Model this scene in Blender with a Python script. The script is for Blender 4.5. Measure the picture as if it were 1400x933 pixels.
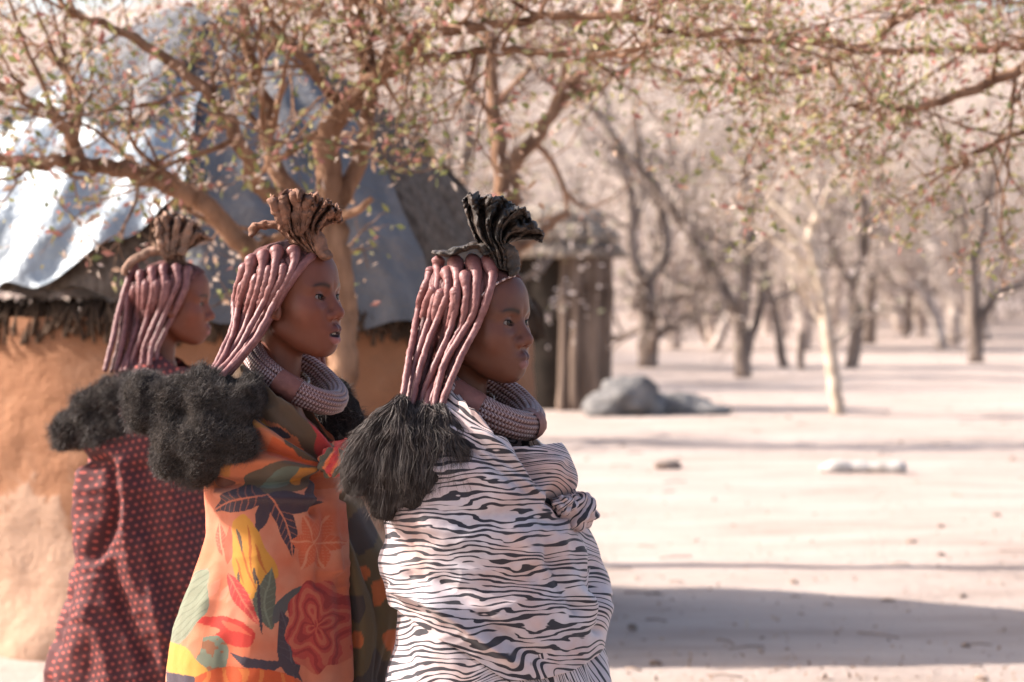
import bpy, bmesh, math, random, time
import numpy as np
from mathutils import Vector, Matrix, noise as mnoise

T0 = time.time()
for _o in list(bpy.data.objects):
    bpy.data.objects.remove(_o)
scene = bpy.context.scene
COL = scene.collection
R = math.radians

# ------------------------------------------------------------------ camera
F_PX, CX, HY, CAM_Z = 3305.0, 700.0, 390.0, 1.5
cam_d = bpy.data.cameras.new('camera')
cam_d.sensor_width = 36.0
cam_d.lens = F_PX / 1400.0 * 36.0
cam_d.shift_y = -(466.5 - HY) / 1400.0
cam_d.clip_start = 0.1
cam_d.clip_end = 2000.0
cam = bpy.data.objects.new('camera', cam_d)
COL.objects.link(cam)
cam.location = (0, 0, CAM_Z)
cam.rotation_euler = (R(90), 0, 0)
cam_d.dof.use_dof = True
cam_d.dof.focus_distance = 4.5
cam_d.dof.aperture_fstop = 4.6
scene.camera = cam

# ------------------------------------------------------------------ light
SUN_EL, SUN_AWAY = 34.0, 7.0          # elevation; degrees behind the picture plane, from the left
to_sun = Vector((-math.cos(R(SUN_AWAY)) * math.cos(R(SUN_EL)),
                 math.sin(R(SUN_AWAY)) * math.cos(R(SUN_EL)), math.sin(R(SUN_EL))))
sun_d = bpy.data.lights.new('sun', 'SUN')
sun_d.energy = 4.6
sun_d.angle = R(0.53)
sun_d.color = (1.0, 0.945, 0.885)
sun = bpy.data.objects.new('sun', sun_d)
COL.objects.link(sun)
sun.rotation_euler = to_sun.to_track_quat('Z', 'Y').to_euler()
world = bpy.data.worlds.new('World')
scene.world = world
world.use_nodes = True
_nt = world.node_tree
_bg = _nt.nodes['Background']
_sky = _nt.nodes.new('ShaderNodeTexSky')
_sky.sky_type = 'NISHITA'
_sky.sun_disc = False
_sky.sun_elevation = R(SUN_EL)
_sky.sun_rotation = math.atan2(to_sun.x, to_sun.y)
_sky.dust_density = 3.0
_sky.air_density = 1.0
_nt.links.new(_sky.outputs[0], _bg.inputs[0])
_bg.inputs[1].default_value = 0.13
scene.view_settings.view_transform = 'Standard'
scene.view_settings.look = 'None'
scene.view_settings.gamma = 1.0
scene.view_settings.exposure = 1.36
scene.render.engine = 'CYCLES'
scene.cycles.use_denoising = True
scene.cycles.max_bounces = 8
scene.cycles.transparent_max_bounces = 8
scene.cycles.sample_clamp_indirect = 6.0

# ------------------------------------------------------------------ helpers
rng = np.random.default_rng(7)
random.seed(7)


def P(px, py, Y):
    """point at depth Y (metres) seen at photograph pixel px, py"""
    return np.array([(px - CX) / F_PX * Y, Y, CAM_Z - (py - HY) / F_PX * Y])


def to_px(V):
    return CX + V[..., 0] / V[..., 1] * F_PX, HY - (V[..., 2] - CAM_Z) / V[..., 1] * F_PX


def srgb(r, g, b):
    def f(c):
        c /= 255.0
        return c / 12.92 if c <= 0.04045 else ((c + 0.055) / 1.055) ** 2.4
    return (f(r), f(g), f(b), 1.0)


def link(name, me, parent=None, mat=None):
    o = bpy.data.objects.new(name, me)
    COL.objects.link(o)
    if mat is not None and me is not None and not me.materials:
        me.materials.append(mat)
    if parent is not None:
        o.parent = parent
    return o


def tag(o, label, cat, group=None, kind=None):
    if label:
        o['label'] = label
    if cat:
        o['category'] = cat
    if group:
        o['group'] = group
    if kind:
        o['kind'] = kind
    return o


def struct(o):
    o['kind'] = 'structure'
    return o


def empty(name, loc):
    o = bpy.data.objects.new(name, None)
    COL.objects.link(o)
    o.location = loc
    o.empty_display_size = 0.1
    return o


def mesh_np(name, V, Fq, smooth=True):
    """mesh from numpy: V (n,3); Fq (m,3|4) or list of such arrays"""
    me = bpy.data.meshes.new(name)
    if not isinstance(Fq, (list, tuple)):
        Fq = [Fq]
    Fq = [np.asarray(f, dtype=np.int32) for f in Fq if len(f)]
    nl = sum(f.size for f in Fq)
    npoly = sum(len(f) for f in Fq)
    me.vertices.add(len(V))
    me.vertices.foreach_set('co', np.asarray(V, dtype=np.float32).ravel())
    me.loops.add(nl)
    me.loops.foreach_set('vertex_index', np.concatenate([f.ravel() for f in Fq]))
    me.polygons.add(npoly)
    tot = np.concatenate([np.full(len(f), f.shape[1], dtype=np.int32) for f in Fq])
    start = np.concatenate([[0], np.cumsum(tot)[:-1]]).astype(np.int32)
    me.polygons.foreach_set('loop_start', start)
    me.polygons.foreach_set('loop_total', tot)
    me.polygons.foreach_set('use_smooth', np.full(npoly, smooth, dtype=bool))
    me.update(calc_edges=True)
    me.validate()
    return me


def set_attr(me, name, data, kind):
    """point attribute: kind FLOAT, FLOAT_VECTOR or FLOAT_COLOR"""
    a = me.attributes.new(name, kind, 'POINT')
    key = {'FLOAT': 'value', 'FLOAT_VECTOR': 'vector', 'FLOAT_COLOR': 'color'}[kind]
    a.data.foreach_set(key, np.asarray(data, dtype=np.float32).ravel())


def smooth_line(pts, n):
    """Catmull-Rom resample of a polyline (k,d) to n points"""
    p = np.asarray(pts, dtype=float)
    if len(p) == 2:
        t = np.linspace(0, 1, n)[:, None]
        return p[0] * (1 - t) + p[1] * t
    q = np.vstack([2 * p[0] - p[1], p, 2 * p[-1] - p[-2]])
    seg = np.linspace(0, len(p) - 1 - 1e-9, n)
    i = seg.astype(int)
    t = (seg - i)[:, None]
    a, b, c, d = q[i], q[i + 1], q[i + 2], q[i + 3]
    return 0.5 * ((2 * b) + (c - a) * t + (2 * a - 5 * b + 4 * c - d) * t ** 2 + (3 * b - a - 3 * c + d) * t ** 3)


def tube_arrays(path, rad, sides=8, cap=True, flat=None):
    """tube along path (n,3) with radii (n,) -> V, quads, tris; parallel transport frames"""
    path = np.asarray(path, float)
    n = len(path)
    rad = np.broadcast_to(np.asarray(rad, float), (n,))
    tan = np.gradient(path, axis=0)
    tan /= np.linalg.norm(tan, axis=1)[:, None] + 1e-12
    ref = np.array([0, 0, 1.0]) if abs(tan[0][2]) < 0.9 else np.array([1.0, 0, 0])
    u = np.cross(tan[0], ref); u /= np.linalg.norm(u)
    U = np.zeros((n, 3))
    for i in range(n):
        u = u - tan[i] * np.dot(u, tan[i])
        u /= np.linalg.norm(u) + 1e-12
        U[i] = u
    W = np.cross(tan, U)
    a = np.linspace(0, 2 * math.pi, sides, endpoint=False)
    V = path[:, None, :] + rad[:, None, None] * (np.cos(a)[None, :, None] * U[:, None, :] + np.sin(a)[None, :, None] * W[:, None, :])
    V = V.reshape(-1, 3)
    i = np.arange(n - 1)[:, None] * sides
    j = np.arange(sides)[None, :]
    k = (j + 1) % sides
    Q = np.stack([i + j, i + k, i + sides + k, i + sides + j], -1).reshape(-1, 4)
    Tt = np.zeros((0, 3), int)
    if cap:
        c0, c1 = len(V), len(V) + 1
        V = np.vstack([V, path[0] - tan[0] * rad[0] * 0.4, path[-1] + tan[-1] * rad[-1] * 0.4])
        jj = np.arange(sides); kk = (jj + 1) % sides
        Tt = np.vstack([np.stack([np.full(sides, c0), kk, jj], -1),
                        np.stack([np.full(sides, c1), (n - 1) * sides + jj, (n - 1) * sides + kk], -1)])
    return V, Q, Tt


class Bag:
    """collects geometry for one mesh"""
    def __init__(self):
        self.V, self.Q, self.T, self.n = [], [], [], 0

    def add(self, V, Q=None, T=None):
        self.V.append(np.asarray(V, float))
        if Q is not None and len(Q):
            self.Q.append(np.asarray(Q) + self.n)
        if T is not None and len(T):
            self.T.append(np.asarray(T) + self.n)
        self.n += len(V)

    def tube(self, path, rad, sides=8, cap=True):
        self.add(*tube_arrays(path, rad, sides, cap))

    def mesh(self, name, smooth=True):
        Fs = []
        if self.Q:
            Fs.append(np.concatenate(self.Q))
        if self.T:
            Fs.append(np.concatenate(self.T))
        return mesh_np(name, np.concatenate(self.V), Fs, smooth)


def box_arrays(lo, hi):
    x0, y0, z0 = lo; x1, y1, z1 = hi
    V = np.array([[x0, y0, z0], [x1, y0, z0], [x1, y1, z0], [x0, y1, z0], [x0, y0, z1], [x1, y0, z1], [x1, y1, z1], [x0, y1, z1]])
    Q = np.array([[0, 3, 2, 1], [4, 5, 6, 7], [0, 1, 5, 4], [1, 2, 6, 5], [2, 3, 7, 6], [3, 0, 4, 7]])
    return V, Q


# smooth value noise in numpy
_NT = np.random.default_rng(3).random((64, 64, 64)).astype(np.float32)


def vnoise(p, scale=1.0, octaves=1):
    """(n,3) -> (n,) in about -1..1"""
    p = np.asarray(p, dtype=np.float64) * scale
    out = 0; amp = 1.0; tot = 0
    for o in range(octaves):
        q = p * (2 ** o) + 17.3 * o
        i = np.floor(q).astype(int)
        f = q - i
        f = f * f * (3 - 2 * f)
        i &= 63
        j = (i + 1) & 63
        x0, y0, z0 = i[..., 0], i[..., 1], i[..., 2]
        x1, y1, z1 = j[..., 0], j[..., 1], j[..., 2]
        fx, fy, fz = f[..., 0], f[..., 1], f[..., 2]
        c00 = _NT[x0, y0, z0] * (1 - fx) + _NT[x1, y0, z0] * fx
        c10 = _NT[x0, y1, z0] * (1 - fx) + _NT[x1, y1, z0] * fx
        c01 = _NT[x0, y0, z1] * (1 - fx) + _NT[x1, y0, z1] * fx
        c11 = _NT[x0, y1, z1] * (1 - fx) + _NT[x1, y1, z1] * fx
        c = (c00 * (1 - fy) + c10 * fy) * (1 - fz) + (c01 * (1 - fy) + c11 * fy) * fz
        out = out + amp * (c * 2 - 1)
        tot += amp
        amp *= 0.5
    return out / tot * 1.4


def grid_faces(nu, nv, wrap=False):
    """faces of a (nv rows, nu columns) grid, index = row*nu+col"""
    c = np.arange(nu if wrap else nu - 1)
    r = np.arange(nv - 1)[:, None]
    d = (c + 1) % nu
    return np.stack([r * nu + c, r * nu + d, (r + 1) * nu + d, (r + 1) * nu + c], -1).reshape(-1, 4)


# ---- signed distance fields and surface nets
def smin(a, b, k):
    h = np.clip(0.5 + 0.5 * (b - a) / k, 0, 1)
    return b * (1 - h) + a * h - k * h * (1 - h)


def smax(a, b, k):
    return -smin(-a, -b, k)


def sd_ell(p, c, r):
    q = [(p[i] - c[i]) / r[i] for i in range(3)]
    k0 = np.sqrt(q[0] ** 2 + q[1] ** 2 + q[2] ** 2)
    k1 = np.sqrt((q[0] / r[0]) ** 2 + (q[1] / r[1]) ** 2 + (q[2] / r[2]) ** 2) + 1e-9
    return k0 * (k0 - 1) / k1


def sd_sph(p, c, r):
    return np.sqrt((p[0] - c[0]) ** 2 + (p[1] - c[1]) ** 2 + (p[2] - c[2]) ** 2) - r


def sd_cap(p, a, b, ra, rb):
    d = [b[i] - a[i] for i in range(3)]
    L = d[0] ** 2 + d[1] ** 2 + d[2] ** 2 + 1e-12
    t = np.clip(((p[0] - a[0]) * d[0] + (p[1] - a[1]) * d[1] + (p[2] - a[2]) * d[2]) / L, 0, 1)
    return np.sqrt((p[0] - a[0] - d[0] * t) ** 2 + (p[1] - a[1] - d[1] * t) ** 2 + (p[2] - a[2] - d[2] * t) ** 2) - (ra + (rb - ra) * t)


def surface_nets(Fv, xs, ys, zs):
    nx, ny, nz = Fv.shape
    neg = Fv < 0
    cnt = np.zeros((nx - 1, ny - 1, nz - 1), np.int8)
    for dx in (0, 1):
        for dy in (0, 1):
            for dz in (0, 1):
                cnt += neg[dx:nx - 1 + dx, dy:ny - 1 + dy, dz:nz - 1 + dz]
    act = (cnt > 0) & (cnt < 8)
    I = np.argwhere(act)
    M = len(I)
    idx = np.full(act.shape, -1, np.int64)
    idx[act] = np.arange(M)
    corners = [(a, b, c) for a in (0, 1) for b in (0, 1) for c in (0, 1)]
    val = {c: Fv[I[:, 0] + c[0], I[:, 1] + c[1], I[:, 2] + c[2]] for c in corners}
    acc = np.zeros((M, 3)); num = np.zeros(M)
    for c in corners:
        for ax in range(3):
            if c[ax]:
                continue
            d = list(c); d[ax] = 1; d = tuple(d)
            va, vb = val[c], val[d]
            m = (va < 0) != (vb < 0)
            t = np.where(m, va / (va - vb + 1e-20), 0)
            pos = np.tile(np.array(c, float), (M, 1))
            pos[:, ax] += t
            acc += pos * m[:, None]
            num += m
    fr = acc / num[:, None] + I
    V = np.stack([np.interp(fr[:, 0], np.arange(nx), xs), np.interp(fr[:, 1], np.arange(ny), ys), np.interp(fr[:, 2], np.arange(nz), zs)], -1)
    Fs = []
    for ax in range(3):
        o1, o2 = (ax + 1) % 3, (ax + 2) % 3
        sl0 = [slice(None)] * 3; sl1 = [slice(None)] * 3
        sl0[ax] = slice(0, -1); sl1[ax] = slice(1, None)
        for o in (o1, o2):
            sl0[o] = slice(1, -1); sl1[o] = slice(1, -1)
        s0, s1 = neg[tuple(sl0)], neg[tuple(sl1)]
        ch = np.argwhere(s0 != s1)
        if not len(ch):
            continue
        flip = s0[ch[:, 0], ch[:, 1], ch[:, 2]]
        g = ch.copy()
        for o in (o1, o2):
            g[:, o] += 1
        def cell(d1, d2):
            q = g.copy(); q[:, o1] += d1; q[:, o2] += d2
            return idx[q[:, 0], q[:, 1], q[:, 2]]
        quad = np.stack([cell(-1, -1), cell(0, -1), cell(0, 0), cell(-1, 0)], -1)
        quad[~flip] = quad[~flip][:, ::-1]
        Fs.append(quad)
    return V, np.concatenate(Fs)


def axis(*segs):
    """concatenate (start, stop, step) runs into one increasing axis"""
    out = []
    for a, b, s in segs:
        out.append(np.arange(a, b - 1e-9, s))
    return np.concatenate(out + [[segs[-1][1]]])


# ------------------------------------------------------------------ materials
class NT:
    def __init__(self, name, rough=0.8, spec=0.3):
        self.m = bpy.data.materials.new(name)
        self.m.use_nodes = True
        self.t = self.m.node_tree
        self.b = self.t.nodes['Principled BSDF']
        self.b.inputs['Roughness'].default_value = rough
        self.b.inputs['Specular IOR Level'].default_value = spec
        self.out = self.t.nodes['Material Output']

    def n(self, typ, **kw):
        nd = self.t.nodes.new('ShaderNode' + typ)
        for k, v in kw.items():
            if hasattr(nd, k):
                setattr(nd, k, v)
        return nd

    def put(self, sock, v):
        if isinstance(v, bpy.types.NodeSocket):
            self.t.links.new(v, sock)
        elif v is not None:
            if sock.type == 'RGBA' and not isinstance(v, (int, float)) and len(v) == 3:
                v = (*v, 1)
            sock.default_value = v

    def noise(self, vec, scale, detail=4, rough=0.55, dist=0.0):
        nd = self.n('TexNoise')
        self.put(nd.inputs['Vector'], vec)
        nd.inputs['Scale'].default_value = scale
        nd.inputs['Detail'].default_value = detail
        nd.inputs['Roughness'].default_value = rough
        nd.inputs['Distortion'].default_value = dist
        return nd.outputs['Fac']

    def coord(self, which='Object'):
        return self.n('TexCoord').outputs[which]

    def attr(self, name, out='Vector'):
        nd = self.n('Attribute')
        nd.attribute_name = name
        return nd.outputs[out]

    def scale(self, vec, s):
        nd = self.n('Mapping')
        self.put(nd.inputs['Vector'], vec)
        nd.inputs['Scale'].default_value = s
        return nd.outputs[0]

    def math(self, op, a, b=None, c=None, clamp=False):
        nd = self.n('Math'); nd.operation = op; nd.use_clamp = clamp
        self.put(nd.inputs[0], a)
        if b is not None:
            self.put(nd.inputs[1], b)
        if c is not None:
            self.put(nd.inputs[2], c)
        return nd.outputs[0]

    def ramp(self, fac, stops, interp='LINEAR'):
        nd = self.n('ValToRGB')
        nd.color_ramp.interpolation = interp
        e = nd.color_ramp.elements
        while len(e) < len(stops):
            e.new(0.5)
        for el, (p, c) in zip(e, stops):
            el.position = p
            el.color = (*c[:3], 1) if not isinstance(c, (int, float)) else (c, c, c, 1)
        self.put(nd.inputs[0], fac)
        return nd.outputs[0]

    def mix(self, fac, a, b, mode='MIX'):
        nd = self.n('Mix'); nd.data_type = 'RGBA'; nd.blend_type = mode
        self.put(nd.inputs[0], fac)
        self.put(nd.inputs[6], a)
        self.put(nd.inputs[7], b)
        return nd.outputs[2]

    def sep(self, vec):
        nd = self.n('SeparateXYZ'); self.put(nd.inputs[0], vec)
        return nd.outputs

    def comb(self, x, y, z):
        nd = self.n('CombineXYZ')
        for s, v in zip(nd.inputs, (x, y, z)):
            self.put(s, v)
        return nd.outputs[0]

    def color(self, v):
        self.put(self.b.inputs['Base Color'], v)

    def bump(self, h, strength=0.3, dist=0.01):
        nd = self.n('Bump')
        nd.inputs['Strength'].default_value = strength
        nd.inputs['Distance'].default_value = dist
        self.put(nd.inputs['Height'], h)
        self.put(self.b.inputs['Normal'], nd.outputs[0])


def mat_var(name, c1, c2, scale, rough=0.85, spec=0.2, bump=0.0, bscale=None, bdist=0.01, stretch=None, detail=5, coord='Object'):
    """two-tone noise material"""
    m = NT(name, rough, spec)
    co = m.coord(coord)
    if stretch:
        co = m.scale(co, stretch)
    f = m.noise(co, scale, detail)
    m.color(m.ramp(f, [(0.3, c1), (0.7, c2)]))
    if bump:
        m.bump(m.noise(co, bscale or scale * 3, 6, 0.65), bump, bdist)
    return m.m
# ------------------------------------------------------------------ people
def head_sdf(p, mouth=0.0):
    x, y, z = p
    ay = np.abs(y)
    q = (x, ay, z)
    d = sd_ell(p, (-0.014, 0, 0.030), (0.096, 0.072, 0.079))
    d = smin(d, sd_ell(p, (0.040, 0, 0.044), (0.047, 0.060, 0.052)), 0.03)
    d = smin(d, sd_ell(p, (0.030, 0, -0.040), (0.052, 0.053, 0.066)), 0.03)
    # cheeks, jaw and chin
    d = smin(d, sd_ell(q, (0.052, 0.038, -0.028), (0.025, 0.020, 0.022)), 0.040)
    d = smin(d, sd_cap(q, (-0.006, 0.049, -0.056), (0.055, 0.013, -0.0925 - mouth * 0.5), 0.014, 0.0155), 0.030)
    d = smin(d, sd_ell(p, (0.0665, 0, -0.0930 - mouth * 0.6), (0.0165, 0.018, 0.0135)), 0.022)
    # brow ridge
    d = smin(d, sd_cap(q, (0.0765, 0.012, 0.021), (0.0665, 0.046, 0.020), 0.007, 0.006), 0.022)
    # muzzle under nose and lips
    d = smin(d, sd_ell(p, (0.0655, 0, -0.066), (0.025, 0.032, 0.026)), 0.026)
    # eye sockets
    d = smax(d, -sd_ell(q, (0.095, 0.0335, 0.001), (0.017, 0.020, 0.014)), 0.014)
    # lids around the eyeball, open in front
    lid = sd_sph(q, (0.0665, 0.0325, 0.0), 0.0150)
    d = smin(d, lid, 0.005)
    # nose
    d = smin(d, sd_cap(p, (0.0735, 0, 0.012), (0.0970, 0, -0.026), 0.0078, 0.0098), 0.013)
    d = smin(d, sd_ell(p, (0.0985, 0, -0.033), (0.0125, 0.0125, 0.0105)), 0.008)
    d = smin(d, sd_ell(q, (0.0885, 0.0145, -0.0375), (0.0120, 0.0088, 0.0088)), 0.006)
    d = smax(d, -sd_ell(q, (0.098, 0.0075, -0.0465), (0.0065, 0.0040, 0.0050)), 0.003)
    # lips
    m = mouth
    up = sd_cap(q, (0.0932, 0.005, -0.0635), (0.0748, 0.0270, -0.0690), 0.0075, 0.0034)
    d = smin(d, up, 0.008)
    lo = sd_cap(q, (0.0912, 0.003, -0.0765 - m), (0.0735, 0.0255, -0.0710 - m * 0.4), 0.0078, 0.0034)
    d = smin(d, lo, 0.007)
    d = smax(d, -sd_ell(p, (0.098, 0, -0.0700 - m * 0.55), (0.013, 0.026, 0.0004 + m * 0.62)), 0.0022)
    # philtrum and the dip under the lower lip
    d = smax(d, -sd_cap(p, (0.1015, 0, -0.050), (0.1040, 0, -0.058), 0.003, 0.003), 0.005)
    # eye opening
    op = sd_ell((x, ay * 0.96 + z * 0.28, z - (ay - 0.0325) * 0.14), (0.0825, 0.0310, -0.0006), (0.0125, 0.0158, 0.0047))
    d = np.maximum(d, -op)
    # ears
    ear = sd_ell((x * 0.96 + z * 0.25, ay, z), (-0.006, 0.0745, -0.012), (0.016, 0.0085, 0.031))
    ear = smax(ear, -sd_ell((x * 0.96 + z * 0.25, ay, z), (-0.002, 0.083, -0.008), (0.009, 0.007, 0.020)), 0.004)
    d = smin(d, ear, 0.006)
    # neck
    d = smin(d, sd_cap(p, (-0.032, 0, -0.045), (-0.048, 0, -0.200), 0.042, 0.047), 0.022)
    return d


def body_sdf(p, drop):
    """torso, arms and legs below the head; drop = eye height"""
    x, y, z = p
    ay = np.abs(y)
    q = (x, ay, z)
    d = sd_cap(q, (-0.050, 0.0, -0.255), (-0.052, 0.130, -0.300), 0.050, 0.045)
    d = smin(d, sd_ell(p, (-0.045, 0, -0.395), (0.098, 0.150, 0.160)), 0.05)
    d = smin(d, sd_ell(p, (-0.040, 0, -0.590), (0.085, 0.120, 0.160)), 0.06)
    d = smin(d, sd_ell(p, (-0.045, 0, -0.780), (0.110, 0.160, 0.150)), 0.06)
    d = smin(d, sd_cap(q, (-0.052, 0.135, -0.305), (-0.030, 0.130, -0.550), 0.042, 0.032), 0.03)
    d = smin(d, sd_cap(q, (-0.030, 0.130, -0.550), (0.065, 0.060, -0.600), 0.031, 0.023), 0.02)
    d = smin(d, sd_ell(q, (0.080, 0.045, -0.602), (0.040, 0.040, 0.020)), 0.015)
    d = smin(d, sd_cap(q, (-0.045, 0.080, -0.800), (-0.035, 0.075, -0.80 - (drop - 0.80) * 0.48), 0.082, 0.055), 0.03)
    d = smin(d, sd_cap(q, (-0.035, 0.075, -0.80 - (drop - 0.80) * 0.48), (-0.060, 0.072, -drop + 0.07), 0.054, 0.034), 0.03)
    d = smin(d, sd_cap(q, (-0.070, 0.072, -drop + 0.032), (0.085, 0.085, -drop + 0.022), 0.030, 0.020), 0.02)
    return d


class Head:
    """a placed head: yaw towards the camera, pitch and roll; px of its eye-level axis"""
    def __init__(self, px, py, Y, yaw, pitch=0.0, roll=0.0, s=1.0):
        self.o = P(px, py, Y)
        a, b, c = R(yaw), R(pitch), R(roll)
        M = Matrix.Rotation(-a, 3, 'Z') @ Matrix.Rotation(-b, 3, 'Y') @ Matrix.Rotation(c, 3, 'X')
        self.M = np.array(M)
        self.Mb = np.array(Matrix.Rotation(-a, 3, 'Z'))
        self.s = s

    def w(self, L):
        return self.o + (np.asarray(L, float) * self.s) @ self.M.T

    def l(self, W):
        return ((np.asarray(W, float) - self.o) @ self.M) / self.s


HAIRLINE = 0.026
HAIR_C = np.array([-0.016, 0, 0.030])
HAIR_R = np.array([0.104, 0.082, 0.088])


def make_person(H, mouth, mat, label, tone=(1, 1, 1), res=0.0018):
    base = np.array([H.o[0], H.o[1], 0.0])
    drop = H.o[2] / H.s
    xs = axis((-0.30, -0.13, 0.02), (-0.13, 0.02, 0.004), (0.02, 0.118, res), (0.118, 0.22, 0.01))
    ys = axis((-0.26, -0.09, 0.012), (-0.09, -0.056, 0.003), (-0.056, 0.056, res * 1.05), (0.056, 0.09, 0.003), (0.09, 0.26, 0.012))
    zs = axis((-drop - 0.02, -0.34, 0.034), (-0.34, -0.24, 0.014), (-0.24, -0.125, 0.005), (-0.125, 0.036, res), (0.036, 0.13, 0.004))
    gx, gy, gz = np.meshgrid(xs.astype(np.float32), ys.astype(np.float32), zs.astype(np.float32), indexing='ij')
    # split the grid at the neck so each half only evaluates what is near
    k = int(np.searchsorted(zs, -0.21))
    Fv = np.empty(gx.shape, np.float32)
    top = (gx[:, :, k:], gy[:, :, k:], gz[:, :, k:])
    Fv[:, :, k:] = head_sdf(top, mouth)
    k2 = int(np.searchsorted(zs, -0.16))
    lowp = (gx[:, :, :k2], gy[:, :, :k2], gz[:, :, :k2])
    bl = body_sdf(lowp, drop)
    nk = sd_cap(lowp, (-0.032, 0, -0.045), (-0.048, 0, -0.240), 0.042, 0.050)
    bl = smin(bl, nk, 0.035)
    Fv[:, :, :k] = bl[:, :, :k]
    w = np.clip((zs[k:k2] + 0.21) / 0.05, 0, 1)
    Fv[:, :, k:k2] = np.minimum(bl[:, :, k:k2], Fv[:, :, k:k2]) * (1 - w) + smin(Fv[:, :, k:k2], bl[:, :, k:k2], 0.012) * w
    V, Q = surface_nets(Fv, xs, ys, zs)
    # albedo: skin with darker brows, lips and hairline
    x, y, z = V.T
    ay = np.abs(y)
    skin = np.array([0.108, 0.038, 0.022])
    col = np.tile(skin, (len(V), 1))
    nz_ = vnoise(V, 40, 3)[:, None]
    col = col * (1 + 0.14 * nz_)
    def blend(mask, c):
        nonlocal col
        mm = np.clip(mask, 0, 1)[:, None]
        col = col * (1 - mm) + np.array(c) * mm
    front = np.clip((x - 0.045) / 0.01, 0, 1)
    # reddish ochre rubbed on cheeks and nose
    blend(0.35 * np.exp(-((z + 0.03) / 0.03) ** 2) * front, [0.165, 0.052, 0.030])
    bz = 0.0185 + 0.006 * np.sin(np.clip((ay - 0.012) / 0.04, 0, 1) * 2.6)
    bw = 0.0050 * np.clip(1.30 - (ay - 0.012) / 0.055, 0.40, 1)
    brow = np.exp(-((z - bz) / bw) ** 2) * np.clip((ay - 0.010) / 0.006, 0, 1) * np.clip((0.058 - ay) / 0.01, 0, 1) * front
    blend(0.93 * brow, [0.018, 0.010, 0.008])
    lipu = sd_cap((x, ay, z), (0.0932, 0.005, -0.0635), (0.0748, 0.0270, -0.0690), 0.0075, 0.0034)
    lipl = sd_cap((x, ay, z), (0.0912, 0.003, -0.0765 - mouth), (0.0735, 0.0255, -0.0710 - mouth * 0.4), 0.0078, 0.0034)
    blend(np.clip(1 - np.abs(lipu) / 0.0032, 0, 1) * 1.2 * (x > 0.072), [0.088, 0.034, 0.030])
    blend(np.clip(1 - np.abs(lipl) / 0.0034, 0, 1) * 1.2 * (x > 0.072), [0.185, 0.080, 0.076])
    # lash line and the inside of the mouth and nostrils
    op = sd_ell((x, ay * 0.96 + z * 0.28, z - (ay - 0.0325) * 0.14), (0.0825, 0.0310, -0.0006), (0.0125, 0.0158, 0.0047))
    blend(np.clip(1 - op / 0.0016, 0, 1) * (z > -0.001) * (x > 0.06), [0.012, 0.007, 0.006])
    blend(0.5 * np.clip(1 - op / 0.0014, 0, 1) * (z <= -0.001) * (x > 0.06), [0.03, 0.014, 0.01])
    if mouth > 0.003:
        mo = sd_ell((x, y, z), (0.094, 0, -0.0700 - mouth * 0.55), (0.017, 0.0225, 0.0006 + mouth * 0.62))
        blend(np.clip(0.6 - mo / 0.0012, 0, 1), [0.030, 0.010, 0.010])
    col = col * np.array(tone)
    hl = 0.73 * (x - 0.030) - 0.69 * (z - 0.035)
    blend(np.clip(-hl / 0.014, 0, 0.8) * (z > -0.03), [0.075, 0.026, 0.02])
    # below the neck the body keeps the yaw only (upright), the head also pitches
    wt = np.clip((z + 0.22) / 0.12, 0, 1)[:, None]
    W = (H.o + (V * H.s) @ H.M.T) * wt + (H.o + (V * H.s) @ H.Mb.T) * (1 - wt)
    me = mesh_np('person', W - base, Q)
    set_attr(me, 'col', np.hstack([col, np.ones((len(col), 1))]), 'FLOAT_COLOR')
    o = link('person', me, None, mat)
    o.location = base
    tag(o, label, 'person', 'people in ochre braids standing in a row')
    if mouth > 0.003:
        # upper teeth just below the lip
        bag = Bag()
        for k_ in range(-4, 5):
            ty = k_ * 0.0046
            tx = 0.0868 - 14.0 * ty ** 2
            c_ = np.array([tx, ty, -0.0695])
            th_ = np.linspace(0, math.pi, 7)[:, None]; ph_ = np.linspace(0, 2 * math.pi, 10, endpoint=False)[None, :]
            E = np.stack([np.sin(th_) * np.cos(ph_), np.sin(th_) * np.sin(ph_), np.cos(th_) + 0 * ph_], -1).reshape(-1, 3)
            bag.add(H.w(c_ + E * np.array([0.0020, 0.0024, 0.0042])) - base, grid_faces(10, 7, True)[:, ::-1])
        link('teeth', bag.mesh('teeth'), o, MAT['teeth'])
    # eyes
    for s in (-1, 1):
        c = np.array([0.0665, s * 0.0325, 0.0])
        n, m = 24, 32
        th = np.linspace(0, math.pi, n)[:, None]
        ph = np.linspace(0, 2 * math.pi, m, endpoint=False)[None, :]
        E = np.stack([np.cos(th) * np.ones_like(ph), np.sin(th) * np.cos(ph), np.sin(th) * np.sin(ph)], -1).reshape(-1, 3)
        gaze = E[:, 0] * math.cos(0.10) + E[:, 1] * 0.0 + E[:, 2] * 0.0
        Wd = H.w(c + E * 0.0136)
        em = mesh_np('eye', Wd - base, grid_faces(m, n, True)[:, ::-1])
        set_attr(em, 'gaze', gaze, 'FLOAT')
        link('eye', em, o, MAT['eye'])
        # upper lashes along the lid
        t = np.linspace(-1, 1, 22)
        ly = 0.0325 + 0.0150 * t
        lz = 0.0002 + 0.0043 * np.sqrt(np.clip(1 - t ** 2, 0, 1)) + (ly - 0.0325) * 0.16
        lx = 0.0665 + np.sqrt(np.clip(0.0153 ** 2 - (ly - 0.0325) ** 2 - lz ** 2, 1e-8, 1)) + 0.0002
        lw = H.w(np.stack([lx, s * ly, lz], -1))
        V_, Q_, T_ = tube_arrays(lw, 0.00105 * (1 - 0.5 * t ** 4), 6)
        link('eyelash', mesh_np('eyelash', V_ - base, [Q_, T_]), o, MAT['lash'])
    return o, base


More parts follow.
